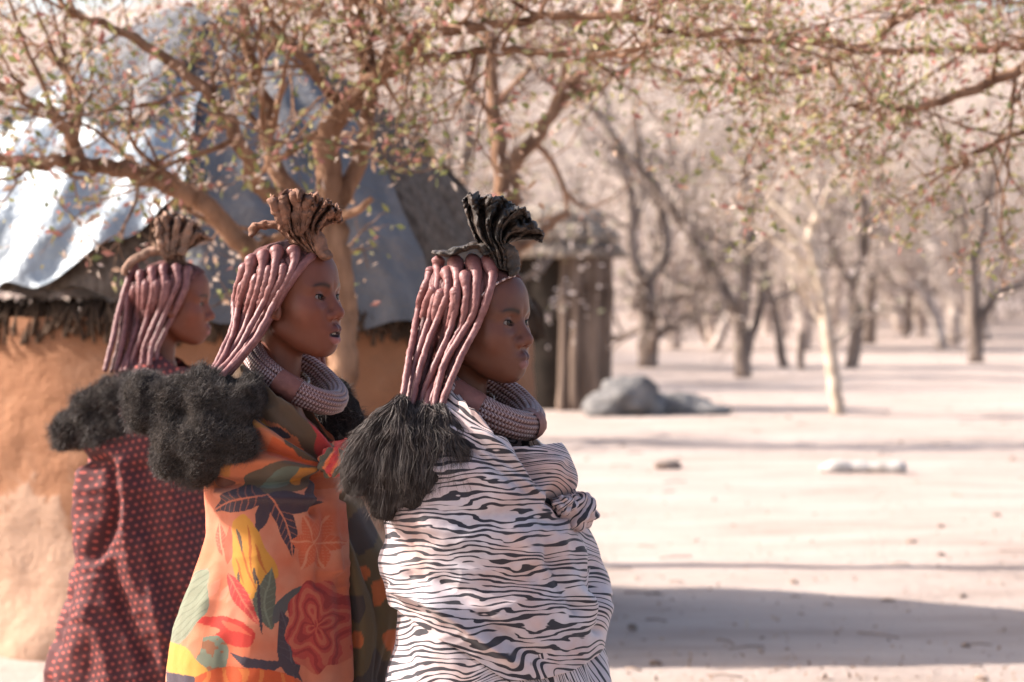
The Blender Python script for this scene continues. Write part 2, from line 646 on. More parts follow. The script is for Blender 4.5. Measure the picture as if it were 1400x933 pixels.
def hair_cap(H, o, base):
    xs = axis((-0.14, 0.11, 0.0032)); ys = axis((-0.10, 0.10, 0.0032)); zs = axis((-0.11, 0.14, 0.0032))
    g = np.meshgrid(xs, ys, zs, indexing='ij')
    d = sd_ell(g, HAIR_C, HAIR_R - 0.003)
    d = smin(d, sd_ell(g, (-0.055, 0, -0.03), (0.052, 0.068, 0.06)), 0.03)
    d = smin(d, sd_ell(g, (0.040, 0, 0.044), (0.0505, 0.0635, 0.0555)), 0.03)
    pl = 0.73 * (g[0] - HAIRLINE) - 0.69 * (g[2] - 0.035)
    d = smax(d, pl, 0.005)
    lump = vnoise(np.stack(g, -1), 60, 2) * 0.003
    V, Q = surface_nets(d + lump, xs, ys, zs)
    me = mesh_np('hair', H.w(V) - base, Q)
    return link('hair', me, o, MAT['scalp'])


def hairline_path(H, z0, z1, n, off=0.002):
    out = []
    for zz in np.linspace(z0, z1, n):
        xx = HAIRLINE + (zz - 0.035) * 0.945 + 0.003
        yy = np.linspace(-0.11, 0.0, 400)
        g = (np.full(400, xx), yy, np.full(400, zz))
        d = sd_ell(g, HAIR_C, HAIR_R - 0.003)
        d = smin(d, sd_ell(g, (0.040, 0, 0.044), (0.0505, 0.0635, 0.0555)), 0.03)
        k = np.argmax(d < off)
        if d[k] < off:
            out.append([xx, yy[k], zz])
    return H.w(np.array(out))


def ell_depth(H, px, py, grow):
    """depth Y where the camera ray at px,py meets the hair ellipsoid grown by grow, or nan"""
    C = np.array([0, 0, CAM_Z])
    D = P(px, py, 1.0) - C
    a = (H.l(C) - HAIR_C) / (HAIR_R + grow)
    b = (H.l(C + D) - H.l(C)) / (HAIR_R + grow)
    A, B, Cc = b @ b, 2 * a @ b, a @ a - 1
    disc = B * B - 4 * A * Cc
    if disc < 0:
        return np.nan
    return (-B - math.sqrt(disc)) / (2 * A)


def braid(H, hair, base, pts, y_end, r0=0.0105, r1=0.0058, bulb=1.25, seed=0, sink=0.75, mat='clay'):
    """clay covered braid along photograph points, lying on the head then hanging to depth y_end"""
    pts = smooth_line(pts, 44)
    t = np.linspace(0, 1, len(pts))
    Y = np.array([ell_depth(H, a, b, r0 * sink) for a, b in pts])
    ok = ~np.isnan(Y)
    if ok.sum() == 0:
        Y[:] = H.o[1]
        ok[0] = True
    # after the last contact (or once it turns away) blend towards y_end
    last = np.max(np.nonzero(ok)[0])
    kneck = int(len(pts) * 0.52)
    keep = ok & (np.arange(len(pts)) <= min(last, kneck))
    if keep.sum() == 0:
        keep = np.zeros_like(ok); keep[0] = True; Y[0] = H.o[1]
    ki = np.nonzero(keep)[0]
    Yf = np.interp(t, np.append(t[ki], 1.0), np.append(Y[ki], y_end))
    for _ in range(6):
        Yf[1:-1] = 0.25 * Yf[:-2] + 0.5 * Yf[1:-1] + 0.25 * Yf[2:]
    path = np.array([P(a, b, y) for (a, b), y in zip(pts, Yf)])
    rad = r0 + (r1 - r0) * np.clip(t / 0.55, 0, 1)
    rad = rad * (1 + (bulb - 1) * np.exp(-((t - 0.07) / 0.075) ** 2))
    rad[0] *= 0.55; rad[1] *= 0.85
    k9 = np.linspace(0, len(path) - 1, 84)
    path = np.stack([np.interp(k9, np.arange(len(path)), path[:, c]) for c in range(3)], -1)
    rad = np.interp(k9, np.arange(len(rad)), rad) * (1 + 0.075 * vnoise(path + seed * 3.1, 50, 3))
    path = path + 0.0009 * np.stack([vnoise(path + seed + 9 * c, 40, 2) for c in range(3)], -1)
    V, Q, Tt = tube_arrays(path, rad, 12)
    # cracked, hand-smeared clay
    V = V + (0.0009 * vnoise(V + seed, 150, 2) - 0.0007 * np.clip(np.abs(vnoise(V + 5, 110, 2)) < 0.10, 0, 1))[:, None] * np.array([1, 1, 0.4])
    me = mesh_np('braid', V - base, [Q, Tt])
    link('braid', me, hair, MAT[mat])
    return path


def under_braids(H, hair, base, brs, y_end, r0, seed):
    """thinner plaits filling the gaps beneath the outer ones"""
    order = sorted(brs, key=lambda b: b[-1][0])
    for i, (a, b) in enumerate(zip(order[:-1], order[1:])):
        A, B = smooth_line(a, 9), smooth_line(b, 9)
        M_ = 0.5 * (A + B) + np.array([1.5, 3.0])
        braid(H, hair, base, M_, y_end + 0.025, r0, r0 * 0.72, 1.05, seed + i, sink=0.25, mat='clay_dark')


def ribbons(roots, dirs, lens, segs, width, frizz, droop, seed, flow=None, curl=0.0):
    """many fine strands as camera-independent 3-sided slivers -> V, quads"""
    r = np.random.default_rng(seed)
    n = len(roots)
    d = dirs / (np.linalg.norm(dirs, axis=1)[:, None] + 1e-9)
    pts = [roots]
    cur = roots.copy()
    step = (lens / segs)[:, None]
    ph = r.random((n, 3)) * 50
    for s in range(segs):
        k = frizz * np.stack([vnoise(cur + 9.1 * a + ph * 0.02, 55, 2) for a in range(3)], -1)
        d = d + k + r.normal(0, frizz * 0.55, (n, 3)) + np.array([0, 0, -droop])
        if flow is not None:
            d = d + flow
        d /= np.linalg.norm(d, axis=1)[:, None] + 1e-9
        cur = cur + d * step
        pts.append(cur)
    pts = np.stack(pts, 1)                                     # n, segs+1, 3
    tt = np.linspace(0, 1, segs + 1)[None, :, None]
    pa = r.random((n, 1, 1)) * 6.28 + tt * (5 + 6 * r.random((n, 1, 1)))
    pts = pts + curl * np.clip(tt * 2, 0, 1) * np.concatenate([np.cos(pa), np.sin(pa), np.sin(pa + 1.3)], 2)
    side = r.normal(0, 1, (n, 1, 3))
    tan = np.gradient(pts, axis=1)
    u = np.cross(tan, side); u /= np.linalg.norm(u, axis=2)[:, :, None] + 1e-12
    w = (width * (1 - 0.8 * np.linspace(0, 1, segs + 1) ** 1.5))[None, :, None]
    A, B = pts - u * w, pts + u * w
    V = np.stack([A, B], 2).reshape(-1, 3)
    m = (segs + 1) * 2
    i = (np.arange(n)[:, None] * m + np.arange(segs)[None, :] * 2).reshape(-1)
    Q = np.stack([i, i + 1, i + 3, i + 2], -1)
    return V, Q


def fur_ball(name, parent, base, lobes, n, length, seed, flow=(0, 0, 0), frizz=0.5, width=0.00032, droop=0.05, segs=4, mat='fur', curl=0.0, core_mat='fur_core'):
    """lobes: list of (centre xyz, radii xyz); woolly strands over a dark core"""
    r = np.random.default_rng(seed)
    lobes = [(np.asarray(c, float), np.asarray(q, float)) for c, q in lobes]
    lo = np.min([c - q for c, q in lobes], 0) - 0.02
    hi = np.max([c + q for c, q in lobes], 0) + 0.02
    st = 0.008
    xs, ys, zs = [np.arange(lo[i], hi[i] + st, st) for i in range(3)]
    g = np.meshgrid(xs, ys, zs, indexing='ij')
    d = None
    for c, q in lobes:
        e = sd_ell(g, c, q * 0.90)
        d = e if d is None else smin(d, e, 0.02)
    d = d + 0.010 * vnoise(np.stack(g, -1), 32, 2)
    V, Q = surface_nets(d, xs, ys, zs)
    core = link(name, mesh_np(name, V - base, Q), parent, MAT[core_mat])
    # strands from the core's surface
    tri = np.concatenate([Q[:, [0, 1, 2]], Q[:, [0, 2, 3]]])
    a, b, c = V[tri[:, 0]], V[tri[:, 1]], V[tri[:, 2]]
    nr = np.cross(b - a, c - a)
    ar = np.linalg.norm(nr, axis=1)
    pick = r.choice(len(tri), n, p=ar / ar.sum())
    u, v = r.random(n), r.random(n)
    sw = u + v > 1
    u[sw], v[sw] = 1 - u[sw], 1 - v[sw]
    root = a[pick] + (b[pick] - a[pick]) * u[:, None] + (c[pick] - a[pick]) * v[:, None]
    nn = nr[pick] / (ar[pick][:, None] + 1e-12)
    root = root - nn * 0.006
    # tufts: strands lean together around shared clump directions
    cl = np.stack([vnoise(root + 5.7 * k, 38, 1) for k in range(3)], -1)
    dirs = nn + 0.9 * cl + np.asarray(flow) + r.normal(0, 0.25, (n, 3))
    lens = length * (0.55 + 0.75 * r.random(n)) * (1 + 0.45 * vnoise(root + 31, 30, 1))
    SV, SQ = ribbons(root, dirs, lens, segs, width, frizz, droop, seed + 1, curl=curl)
    so = link('fur', mesh_np('fur', SV - base, SQ), core, MAT[mat])
    so['kind'] = 'stuff'
    return core


def hanging_tuft(name, parent, base, ends, zone, n, seed, width=0.00042):
    """wool brushed out below the braid ends: strands fan from each end to points in the zone ellipsoids"""
    r = np.random.default_rng(seed)
    ends = np.array(ends)
    zc = np.array([c for c, q in zone]); zr = np.array([q for c, q in zone])
    k = r.integers(0, len(zone), n)
    u = r.normal(0, 1, (n, 3)); u /= np.linalg.norm(u, axis=1)[:, None]
    u *= (0.55 + 0.45 * r.random((n, 1)))
    T = zc[k] + u * zr[k]
    # each strand leaves the braid end nearest above it
    d2 = ((T[:, None, 0] - ends[None, :, 0]) ** 2) + r.random((n, len(ends))) * 0.0012
    e = np.argmin(d2, 1)
    S = ends[e] + r.normal(0, 0.0045, (n, 3)) + np.array([0, 0, 0.006])
    C = S + (T - S) * np.array([0.62, 0.55, 0.30]) + np.stack([0 * d2[:, 0], -0.012 - 0.02 * r.random(n), 0.002 * r.normal(0, 1, n)], -1)
    segs = 6
    t = np.linspace(0, 1, segs + 1)[None, :, None]
    pts = (1 - t) ** 2 * S[:, None] + 2 * t * (1 - t) * C[:, None] + t ** 2 * T[:, None]
    q = pts.reshape(-1, 3)
    wv = np.stack([vnoise(q + 7 * c, 60, 2) for c in range(3)], -1).reshape(pts.shape)
    cu = np.clip((t - 0.2) / 0.6, 0, 1) * 0.0050
    pa = r.random((n, 1, 1)) * 6.28 + t * (26 + 16 * r.random((n, 1, 1)))
    pts = pts + cu * np.concatenate([np.cos(pa), np.sin(pa), 0.5 * np.sin(pa + 1)], 2)
    pts = pts + wv * 0.0160 * t ** 0.9 + r.normal(0, 0.0022, pts.shape) * t ** 1.5
    side = r.normal(0, 1, (n, 1, 3))
    tan = np.gradient(pts, axis=1)
    uu = np.cross(tan, side); uu /= np.linalg.norm(uu, axis=2)[:, :, None] + 1e-12
    w = (width * (1 - 0.75 * np.linspace(0, 1, segs + 1) ** 2))[None, :, None]
    V = np.stack([pts - uu * w, pts + uu * w], 2).reshape(-1, 3)
    i = (np.arange(n)[:, None] * (segs + 1) * 2 + np.arange(segs)[None, :] * 2).reshape(-1)
    Q = np.stack([i, i + 1, i + 3, i + 2], -1)
    so = link('fur', mesh_np('fur', V - base, Q), parent, MAT['fur'])
    so['kind'] = 'stuff'
    return so


def sheet_fan(name, parent, base, left, right, top, Y, depth, mat, folds=7, seed=0, nu=124, nv=58):
    """crumpled leather cup: outline from left and right edges and a ragged top rim, front and back walls with deep pleats"""
    r = np.random.default_rng(seed)
    L = smooth_line(left, nv)                       # bottom to top
    Rr = smooth_line(right, nv)
    Tp = smooth_line(top, nu)                       # left to right
    u = np.linspace(0, 1, nu)[None, :, None]
    v = np.linspace(0, 1, nv)[:, None, None]
    base_line = L[0] * (1 - u[0]) + Rr[0] * u[0]
    # Coons patch
    Cc = (1 - u) * L[:, None, :] + u * Rr[:, None, :]
    D = (1 - v) * base_line[None] + v * Tp[None]
    Bl = (1 - u) * (1 - v) * L[0] + u * (1 - v) * Rr[0] + (1 - u) * v * L[-1] + u * v * Rr[-1]
    S = Cc + D - Bl
    uu, vv = np.meshgrid(np.linspace(0, 1, nu), np.linspace(0, 1, nv))
    env = np.sin(np.pi * np.clip(uu, 0, 1)) ** 0.6
    ph = r.random() * 6
    q = np.stack([uu * 3, vv * 3, np.full_like(uu, seed * 2.3)], -1)
    wob = vnoise(q, 1.4, 2)
    pleat = np.sin(uu * folds * 2 * math.pi + ph + 1.6 * wob)
    pleat = np.sign(pleat) * np.abs(pleat) ** 0.7
    VV = []
    rid = lambda a: 1 - 2 * np.abs(a)
    for side in (-1, 1):
        Yd = Y + side * depth * env * (0.35 + 0.65 * vv) * (0.75 + 0.25 * wob)
        Yd = Yd + depth * 0.50 * pleat * vv ** 0.7 * env ** 0.3 * (1 if side < 0 else 0.8)
        Yd = Yd - 0.012 * rid(vnoise(q * np.array([2.6, 1.2, 1]) + 4 + side, 2.4, 2)) * (0.35 + vv) - 0.005 * rid(vnoise(q + 9, 8, 2))
        Z = np.stack([(S[..., 0] - CX) / F_PX * Yd, Yd, CAM_Z - (S[..., 1] - HY) / F_PX * Yd], -1)
        lift = 0.006 * vnoise(q * np.array([6.0, 0.3, 1.0]) + 8, 2.2, 2) * vv ** 4 + 0.004 * vnoise(q + 8 + side, 5, 2) * vv
        Z = Z + lift[..., None] * np.array([0.6, 0, 1.0])
        VV.append(Z.reshape(-1, 3))
    Fq = grid_faces(nu, nv)
    bag = Bag()
    bag.add(VV[0], Fq)
    bag.add(VV[1], Fq[:, ::-1])
    me = bag.mesh(name)
    ob = link(name, me, parent, mat)
    me.transform(Matrix.Translation(Vector(-base)))
    so = ob.modifiers.new('thickness', 'SOLIDIFY')
    so.thickness = 0.0022
    so.offset = 0
    return ob


def strip(name, parent, base, pts, Ys, widths, thick, mat, seed=0, wob=0.004, flat=1.0):
    """flat leather thong: elliptical tube along photograph points"""
    p = smooth_line(np.array([[a, b] for a, b in pts]), 30)
    yy = np.interp(np.linspace(0, 1, 30), np.linspace(0, 1, len(Ys)), Ys)
    w = np.interp(np.linspace(0, 1, 30), np.linspace(0, 1, len(widths)), widths)
    path = np.array([P(a, b, y) for (a, b), y in zip(p, yy)])
    path = path + wob * np.stack([vnoise(path + 7 * k + seed, 60, 2) for k in range(3)], -1)
    ns = 18
    V, Q, Tt = tube_arrays(path, w, ns)
    c = np.vstack([np.repeat(path, ns, axis=0), path[0], path[-1]])
    rid = 1 - 2 * np.abs(vnoise(V * np.array([1, 1, 1]) + seed, 48, 3))
    V = c + (V - c) * np.array([1.0, thick, flat]) * (0.85 + 0.42 * rid[:, None])
    return link(name, mesh_np(name, V - base, [Q, Tt]), parent, mat)


# ---- draped cloth
def poly_dist(px, py, line):
    """distance and signed side of points to a polyline"""
    line = np.asarray(line, float)
    best = np.full(px.shape, 1e9); side = np.zeros(px.shape)
    for a, b in zip(line[:-1], line[1:]):
        d = b - a
        L = d @ d + 1e-9
        t = np.clip(((px - a[0]) * d[0] + (py - a[1]) * d[1]) / L, 0, 1)
        ex, ey = px - a[0] - d[0] * t, py - a[1] - d[1] * t
        e = np.hypot(ex, ey)
        m = e < best
        best = np.where(m, e, best)
        side = np.where(m, np.sign(d[0] * ey - d[1] * ex), side)
    return best, side


def in_poly(px, py, poly):
    poly = np.asarray(poly, float)
    ins = np.zeros(px.shape, bool)
    x0, y0 = poly[-1]
    for x1, y1 in poly:
        c = ((y1 > py) != (y0 > py)) & (px < (x0 - x1) * (py - y1) / (y0 - y1 + 1e-12) + x1)
        ins ^= c
        x0, y0 = x1, y1
    return ins


def loft_cloth(rows, Yc, nu, nv, top=None, hem=None, creases=(), fold=0.006, seed=0, expo=2.2, grow=0.0, fine=0.0015, vert=0.0, wrinkle=0.0):
    """rows: (py, left px, right px, half depth, depth offset); returns world verts (nv,nu,3) and the undisplaced px,py"""
    rows = np.array(rows, float)
    nb_ = int(nu * 0.24)
    th = np.concatenate([np.linspace(0, math.pi, nb_, endpoint=False), np.linspace(math.pi, 2 * math.pi, nu - nb_, endpoint=False)])
    c, s = np.cos(th), np.sin(th)
    ce = np.sign(c) * np.abs(c) ** (2 / expo)
    se = np.sign(s) * np.abs(s) ** (2 / expo)
    pyt = rows[0, 0] if top is None else None
    # two passes to find each column's hem and top rows
    Lm, Rm = np.interp(rows[-1, 0], rows[:, 0], rows[:, 1]), np.interp(rows[-1, 0], rows[:, 0], rows[:, 2])
    Vs = []
    vv = np.linspace(0, 1, nv)
    if rows[-1, 0] > 1000:                                   # fewer rows towards the feet
        fr = (955 - rows[0, 0]) / (rows[-1, 0] - rows[0, 0])
        nd_ = int(nv * 0.82)
        vv = np.concatenate([np.linspace(0, fr, nd_, endpoint=False), np.linspace(fr, 1, nv - nd_)])
    colpx = (Lm + Rm) / 2 + ce * (Rm - Lm) / 2
    hpy = np.full(nu, rows[-1, 0]) if hem is None else np.interp(colpx, [h[0] for h in hem], [h[1] for h in hem])
    tL, tR = rows[0, 1], rows[0, 2]
    tpx = (tL + tR) / 2 + ce * (tR - tL) / 2
    tpy = np.full(nu, rows[0, 0]) if top is None else np.interp(ce, [h[0] for h in top], [h[1] for h in top])
    PY = tpy[None, :] + (hpy - tpy)[None, :] * vv[:, None]
    def it(k):
        # smooth interpolation of the table
        return np.interp(PY, rows[:, 0], rows[:, k])
    L, Rr, B = it(1), it(2), it(3)
    dY = it(4)
    ker = max(3, nv // 40) | 1
    def sm(A):
        for _ in range(3):
            Ap = np.pad(A, ((ker, ker), (0, 0)), mode='reflect', reflect_type='odd')
            cs = np.cumsum(np.vstack([np.zeros((1, A.shape[1])), Ap]), 0)
            A = ((cs[2 * ker + 1:] - cs[:-2 * ker - 1]) / (2 * ker + 1))[:A.shape[0]]
        return A
    L, Rr, B, dY = sm(L), sm(Rr), sm(B), sm(dY)
    Yc_ = Yc + dY
    mm = Yc_ / F_PX
    X = ((L + Rr) / 2 - CX) * mm + ce[None, :] * ((Rr - L) / 2 * mm + grow)
    Yw = Yc_ + se[None, :] * (B + grow)
    Zw = CAM_Z - (PY - HY) * mm
    V = np.stack([X, Yw, Zw], -1)
    px0, py0 = to_px(V)
    du = np.roll(V, -1, 1) - np.roll(V, 1, 1)
    dv = np.gradient(V, axis=0)
    dv /= np.linalg.norm(dv, axis=2)[:, :, None] + 1e-12
    N = np.cross(dv, du)
    N /= np.linalg.norm(N, axis=2)[:, :, None] + 1e-12
    outw = np.stack([c, s, np.zeros_like(c)], -1)[None]
    N *= np.sign((N * outw).sum(2) + 1e-9)[:, :, None]
    disp = np.zeros(px0.shape)
    q = np.stack([np.cos(th)[None, :] * 1.0 + 0 * PY, np.sin(th)[None, :] + 0 * PY, Zw * 1.5], -1)
    disp += fold * vnoise(q + seed, 2.6, 2)
    if vert:
        a = vnoise(np.stack([q[..., 0] * 3.0, q[..., 1] * 3.0, q[..., 2] * 0.35], -1) + seed + 3, 1.6, 2)
        disp += vert * a * np.clip(vv * 1.4 - 0.2, 0, 1)[:, None]
    disp += fine * vnoise(V + seed, 26, 2)
    if wrinkle:
        qa = V * np.array([5.0, 5.0, 13.0]) + seed
        qa = qa + 0.6 * np.stack([vnoise(V * 6 + 3 * c_, 1, 2) for c_ in range(3)], -1)
        w1 = 1 - 2 * np.abs(vnoise(qa, 1.0, 2)); w2 = 1 - 2 * np.abs(vnoise(qa * 2.1 + 9, 1.0, 1))
        disp += wrinkle * (w1 * np.clip(0.6 + vnoise(V * 5 + 1, 1, 1), 0, 1.4) + 0.45 * w2)
    front = np.clip(-np.sin(th)[None, :] * 4 + 0.6, 0, 1)
    for cr in creases:
        line, wid, amp = smooth_line(cr[0], 24), cr[1], cr[2]
        kind = cr[3] if len(cr) > 3 else 'ridge'
        d, sd = poly_dist(px0, py0, line)
        if kind == 'ridge':
            disp += front * amp * np.exp(-(d / wid) ** 2)
        elif kind == 'step':                                  # one side stands proud of the other, fading away
            f = np.clip(sd * d / (wid * 0.25), 0, 1)
            disp += front * amp * f * np.exp(-(np.clip(d, 0, None) / (wid * 4)) ** 2)
        elif kind == 'bulge':
            disp += front * amp * np.clip(1 - (d / wid) ** 2, 0, 1)
    V = V + N * disp[:, :, None]
    return V, px0, py0, th


def cloth_obj(name, V, parent, base, mat, attrs=(), thick=0.0):
    nv, nu, _ = V.shape
    me = mesh_np(name, V.reshape(-1, 3) - base, grid_faces(nu, nv, True)[:, ::-1])
    for nm, data, kind in attrs:
        set_attr(me, nm, data, kind)
    ob = link(name, me, parent, mat)
    if thick:
        sm_ = ob.modifiers.new('thickness', 'SOLIDIFY'); sm_.thickness = thick; sm_.offset = -1
    return ob


def knot(name, parent, base, px, py, Y, r, mat, seed=0, pat=None, sx=1.0, sz=1.0, n=64):
    """twisted bunch of cloth"""
    th = np.linspace(0, math.pi, n)[:, None]
    ph = np.linspace(0, 2 * math.pi, n, endpoint=False)[None, :]
    E = np.stack([np.sin(th) * np.cos(ph), np.sin(th) * np.sin(ph), np.cos(th) * np.ones_like(ph)], -1)
    tw = np.sin(5 * ph + 7 * th + seed) * 0.13 + np.sin(3 * ph - 4 * th + 2 * seed) * 0.09
    rr = 1 + tw * np.sin(th) ** 0.5 + 0.25 * vnoise(E * 1.0 + seed, 1.8, 2)
    W = P(px, py, Y) + E * rr[..., None] * r * np.array([sx, 1.0, sz])
    me = mesh_np(name, W.reshape(-1, 3) - base, grid_faces(n, n, True))
    if pat == 'stripe':
        a = np.stack([th * 0.05 + 0 * ph, (ph + 1.2 * th) * 0.022, 0 * ph + 0.3 + 0 * th], -1)
        set_attr(me, 'pat', a.reshape(-1, 3), 'FLOAT_VECTOR')
    elif pat is not None:
        cc = pat(th + 0 * ph, ph + 0 * th).reshape(-1, 3)
        set_attr(me, 'col', np.hstack([cc, np.ones((len(cc), 1))]), 'FLOAT_COLOR')
    return link(name, me, parent, mat)


def neck_ring(name, parent, base, center, ax1, ax2, nrm, coil_r, strands, strand_r, mat, sag=0.0, sleeves=(), closed=True):
    """thick coil of bead strands; ring in the plane of ax1, ax2 (world vectors with lengths); sleeves = angle ranges of leather wrap"""
    n = 150
    t = np.linspace(0, 2 * math.pi, n)
    ctr = center + np.cos(t)[:, None] * ax1 + np.sin(t)[:, None] * ax2
    rad_dir = np.cos(t)[:, None] * ax1 + np.sin(t)[:, None] * ax2
    rad_dir /= np.linalg.norm(rad_dir, axis=1)[:, None]
    root = None
    for i in range(strands):
        a = 2 * math.pi * i / strands
        off = coil_r * (math.cos(a) * rad_dir + math.sin(a) * nrm * 1.1)
        path = ctr + off + 0.0016 * np.stack([vnoise(ctr + 3.7 * i + 11 * c_, 22, 2) for c_ in range(3)], -1)
        path[-1] = path[0]
        V, Q, Tt = tube_arrays(path, strand_r, 8, cap=False)
        k = np.repeat(np.arange(n), 8)
        ang = np.tile(np.arange(8), n) / 8.0
        arc = np.concatenate([[0], np.cumsum(np.linalg.norm(np.diff(path, axis=0), axis=1))])
        pat = np.stack([arc[k], ang, np.full(len(k), i * 0.37)], -1)
        me = mesh_np('bead_strand', V - base, Q)
        set_attr(me, 'pat', pat, 'FLOAT_VECTOR')
        if root is None:
            core_me = mesh_np(name, tube_arrays(ctr, coil_r * 1.0, 10, cap=False)[0] - base, tube_arrays(ctr, coil_r, 10, cap=False)[1])
            root = link(name, core_me, parent, MAT['leather_dark'])
        link('bead_strand', me, root, mat)
    for (a0, a1) in sleeves:
        tt = np.linspace(a0, a1, 16)
        c2 = center + np.cos(tt)[:, None] * ax1 + np.sin(tt)[:, None] * ax2
        V, Q, Tt = tube_arrays(c2, (coil_r + strand_r) * 1.12, 16, cap=False)
        V = V + 0.0015 * vnoise(V, 70, 2)[:, None]
        link('leather_sleeve', mesh_np('leather_sleeve', V - base, Q), root, MAT['leather_red'])
    return root


def bead_line(name, parent, base, path, r, mat, step=None):
    """string of small beads as a lumpy tube"""
    L = np.concatenate([[0], np.cumsum(np.linalg.norm(np.diff(path, axis=0), axis=1))])
    n = int(L[-1] / (r * 0.5)) + 2
    s = np.linspace(0, L[-1], n)
    p = np.stack([np.interp(s, L, path[:, k]) for k in range(3)], -1)
    rad = r * (0.62 + 0.38 * np.abs(np.sin(np.arange(n) * math.pi / 4)))
    V, Q, Tt = tube_arrays(p, rad, 8, cap=False)
    k = np.repeat(np.arange(n), 8)
    me = mesh_np(name, V - base, Q)
    set_attr(me, 'pat', np.stack([s[k], np.tile(np.arange(8) / 8.0, n), np.zeros(len(k))], -1), 'FLOAT_VECTOR')
    return link(name, me, parent, mat)


# ---- people materials
MAT = {}
m = NT('skin', 0.5, 0.26)
m.color(m.attr('col', 'Color'))
m.b.inputs['Subsurface Weight'].default_value = 0.12
m.b.inputs['Subsurface Radius'].default_value = (0.012, 0.004, 0.002)
m.b.inputs['Subsurface Scale'].default_value = 0.4
co = m.coord()
m.bump(m.noise(co, 520, 3, 0.6), 0.28, 0.0006)
m.put(m.b.inputs['Roughness'], m.math('MULTIPLY_ADD', m.noise(co, 60, 3), 0.24, 0.33))
MAT['skin'] = m.m
m = NT('eye', 0.2, 0.18)
g = m.attr('gaze', 'Fac')
m.color(m.ramp(g, [(0.0, (0.13, 0.09, 0.07)), (0.825, (0.21, 0.165, 0.14)), (0.85, (0.014, 0.007, 0.005)), (0.945, (0.035, 0.015, 0.008)), (0.972, (0.004, 0.004, 0.004))]))
MAT['eye'] = m.m
MAT['teeth'] = mat_var('teeth', (0.55, 0.50, 0.42), (0.66, 0.61, 0.54), 60, 0.3, 0.4)
MAT['lash'] = mat_var('lash', (0.006, 0.004, 0.004), (0.012, 0.008, 0.007), 50)
m = NT('clay', 0.50, 0.35)           # red ochre and butterfat over braids
co = m.coord()
f = m.noise(co, 55, 5, 0.6)
c1 = m.ramp(f, [(0.30, (0.115, 0.040, 0.037)), (0.55, (0.195, 0.078, 0.072)), (0.8, (0.31, 0.155, 0.145))])
m.color(m.mix(m.math('MULTIPLY', m.noise(co, 9, 2), 0.35), c1, (0.16, 0.045, 0.038)))
m.bump(m.noise(co, 130, 5, 0.65), 0.30, 0.003)
m.put(m.b.inputs['Roughness'], m.math('MULTIPLY_ADD', f, 0.40, 0.30))
MAT['clay'] = m.m
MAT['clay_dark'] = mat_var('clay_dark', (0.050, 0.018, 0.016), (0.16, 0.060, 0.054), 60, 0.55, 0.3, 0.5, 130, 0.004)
MAT['scalp'] = mat_var('scalp_hair', (0.030, 0.012, 0.010), (0.16, 0.058, 0.050), 40, 0.75, 0.2, 0.9, 160, 0.006)
m = NT('fur', 0.62, 0.25)
co = m.coord()
m.color(m.ramp(m.noise(co, 35, 4), [(0.3, (0.028, 0.019, 0.016)), (0.55, (0.058, 0.042, 0.036)), (0.8, (0.15, 0.115, 0.102))]))
MAT['fur'] = m.m
m = NT('fur_grey', 0.6, 0.25)
m.color(m.ramp(m.noise(m.coord(), 35, 4), [(0.3, (0.045, 0.036, 0.031)), (0.55, (0.080, 0.064, 0.056)), (0.8, (0.15, 0.125, 0.112))]))
MAT['fur_grey'] = m.m
MAT['wool_core'] = mat_var('wool_core', (0.022, 0.017, 0.014), (0.060, 0.048, 0.042), 90, 0.95, 0.05, 1.0, 260, 0.01)
MAT['fur_core'] = mat_var('fur_core', (0.016, 0.012, 0.010), (0.035, 0.027, 0.024), 60, 0.95, 0.05, 0.8, 140, 0.01)
MAT['leather_black'] = mat_var('leather_black', (0.012, 0.010, 0.009), (0.070, 0.045, 0.032), 26, 0.58, 0.35, 0.8, 90, 0.008)
MAT['leather_tan'] = mat_var('leather_tan', (0.075, 0.035, 0.022), (0.34, 0.17, 0.11), 30, 0.8, 0.2, 0.9, 90, 0.008)
MAT['leather_grey'] = mat_var('leather_grey', (0.10, 0.060, 0.042), (0.34, 0.20, 0.14), 30, 0.8, 0.2, 0.8, 90, 0.008)
MAT['leather_red'] = mat_var('leather_red', (0.13, 0.045, 0.036), (0.21, 0.080, 0.062), 50, 0.6, 0.3, 0.4, 160, 0.003)
MAT['leather_dark'] = mat_var('leather_dark', (0.02, 0.012, 0.012), (0.05, 0.026, 0.024), 50, 0.7, 0.2)


def bead_mat(name, light, dark, period, slant):
    m = NT(name, 0.45, 0.4)
    x, y, z = m.sep(m.attr('pat'))
    ph = m.math('ADD', m.math('MULTIPLY', x, 1.0 / period), m.math('MULTIPLY', y, slant))
    ph = m.math('ADD', ph, z)
    fr = m.math('FRACT', ph)
    st = m.math('GREATER_THAN', fr, 0.48)
    n = m.noise(m.coord(), 70, 3)
    c = m.mix(st, light, dark)
    m.color(m.mix(m.math('MULTIPLY', n, 0.95), c, (0.17, 0.058, 0.045)))
    m.bump(m.math('PINGPONG', ph, 0.5), 0.6, 0.002)
    return m.m


MAT['beads'] = bead_mat('bead_coil', (0.44, 0.33, 0.32), (0.040, 0.017, 0.018), 0.0068, 1.0)
MAT['beads_white'] = bead_mat('bead_string', (0.62, 0.58, 0.52), (0.20, 0.12, 0.05), 0.011, 0.0)
MAT['beads_band'] = bead_mat('bead_band', (0.66, 0.50, 0.44), (0.05, 0.03, 0.03), 0.016, 0.3)

